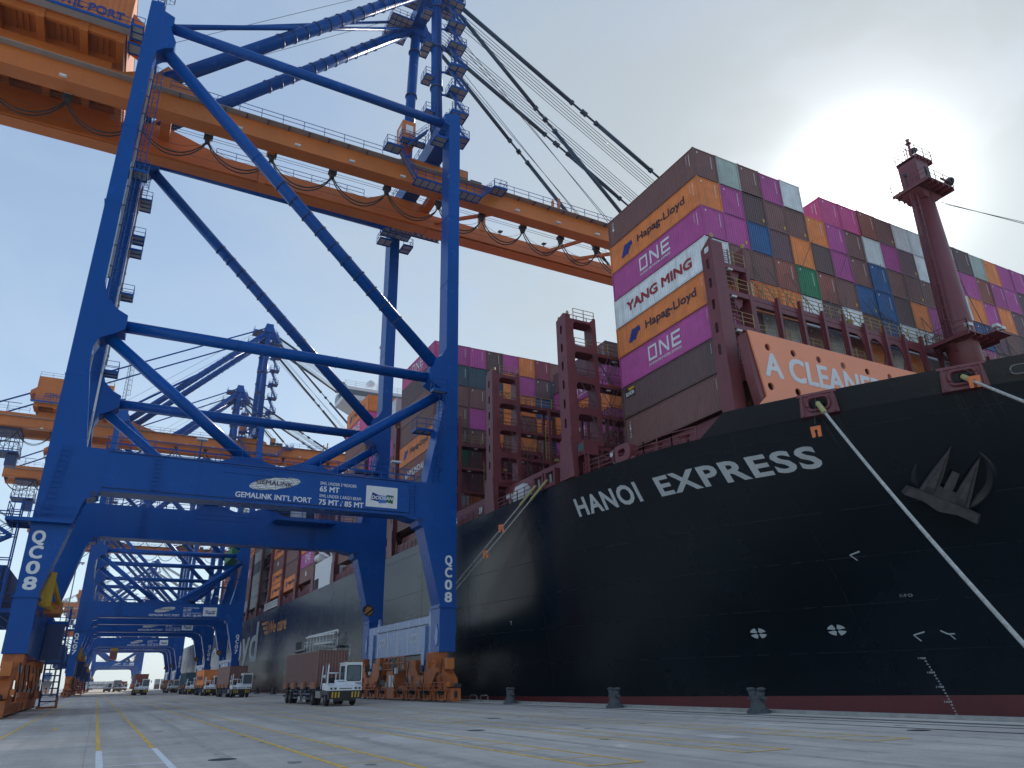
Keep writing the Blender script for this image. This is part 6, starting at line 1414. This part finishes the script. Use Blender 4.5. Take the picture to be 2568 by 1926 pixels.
# ------------------------------------------------------------------ far yard: white trailer box across the quay, stacks, light mast
hy = put_container(-5.6, 402.0, 1.35, 'wh', 'white container with black lettering crossing the far end of the quay lanes', 'containers in the far yard', None, rot=-math.pi/2, prints=False)
letter('lettering', 'HYUNDAI', M['navy_text'], hy, (CW+.012,3.2,1.0), (0,1,0), (0,0,1), 6.2, .8, .04); flat('logo', [[(0,0),(.8,0),(.4,.75)]], M['navy_text'], hy, (CW+.012,2.2,1.0), (0,1,0), (0,0,1))
ht = empty('far_trailer', (0,401,0), label='low red trailer under the white box crossing the far lanes', cat='trailer')
MB().box(-5.6,6.6,-1.1,.9,1.0,1.30).build('trailer_bed', M['boot_red'], ht)
for x in (-4.6,-3.4,5.2): 
    for y in (-.9,.7): MB().rev([(.1,-.15),(.5,-.15),(.5,.15),(.1,.15)], (x,y,.5), 14, 'y').build('wheel', M['rubber'], ht)
k = 0
for spi, (x, y, tiers) in enumerate(((31,520,'br gy'),(34.5,520,'gy wh'),(22,560,'gy gy'),(27,560,'wh'),(12.5,600,'rb gy'),(-22,420,'or gy bl'),(-26,420,'br wh'))):
    for j, c in enumerate(tiers.split()):
        k += 1; put_container(x, y, .01+j*2.86, c, f'{PAL[c][0]} container in the far yard, {"upper" if j else "ground"} box at {["the dark hull end","right of the far cranes","centre right","centre gap","centre","left of the lanes","the far left"][spi]}', 'containers in the far yard', None, prints=False)
for x, y, h, t in ((-9.0,210,30,'nearer'),(-16,330,32,'farther')):
    lp = empty('light_mast', (x,y,0), label=f'tall thin grey yard light mast left of the second crane, the {t} one', cat='light mast', group='yard light masts')
    MB().rev([(.5,0),(.5,.3),(.22,.32),(.10,h)], (0,0,0), 12).build('mast_pole', M['steel'], lp); MB().box(-1.6,1.6,-.3,.3,h,h+.25).build('lamp_bar', M['steel'], lp)
    for i in range(4): MB().box(-1.5+i*.8,-1.0+i*.8,-.5,.3,h-.3,h-.02).build('lamp_head', M['lamp_head'], lp)
# yard gantry seen small at the far left
rt = empty('yard_gantry', (-17,300,0), label='small blue yard gantry crane far off at the left edge', cat='yard crane')
for x in (-8,8):
    for y in (-4,4): MB().box(x-.5,x+.5,y-.5,y+.5,.6,18).build('gantry_leg', M['blue'], rt)
    MB().box(x-.6,x+.6,-6,6,.6,1.6).build('gantry_sill', M['blue'], rt)
    for y in (-5,5): MB().rev([(.1,-.3),(.7,-.3),(.7,.3),(.1,.3)], (x,y,.7), 14, 'x').build('wheel', M['rubber'], rt)
for y in (-4,4): MB().box(-9,9,y-.6,y+.6,18,19.6).build('gantry_beam', M['orange'], rt)
# traffic cones by the near landside foot
for i, (x, y, t) in enumerate(((-3.6,70.2,'left'),(-3.3,71.4,'right'))):
    c = empty('traffic_cone', (x,y,1.35), label=f'pale upturned cone stored on the landside crane foot, {t} of two', cat='cone', group='stored cones')
    MB().rev([(.03,0),(.17,.75),(.2,.75),(.2,.8),(.02,.8)], (0,0,0), 12).build('cone_body', M['offwhite'], c)
# ------------------------------------------------------------------ thin harbour haze
hm = bpy.data.materials.new('haze'); hm.use_nodes = True; nt = hm.node_tree; nt.nodes.clear()
ho = nt.nodes.new('ShaderNodeOutputMaterial'); hv = nt.nodes.new('ShaderNodeVolumePrincipled'); hv.inputs['Color'].default_value = (0.90, 0.95, 1.0, 1); hv.inputs['Density'].default_value = 0.00012; hv.inputs['Anisotropy'].default_value = 0.2
nt.links.new(hv.outputs[0], ho.inputs['Volume'])
hz = MB().box(-3100, 4100, -500, 4100, -10, 112).build('haze', hm); tag(hz, 'thin pale harbour haze filling the air', kind='stuff')
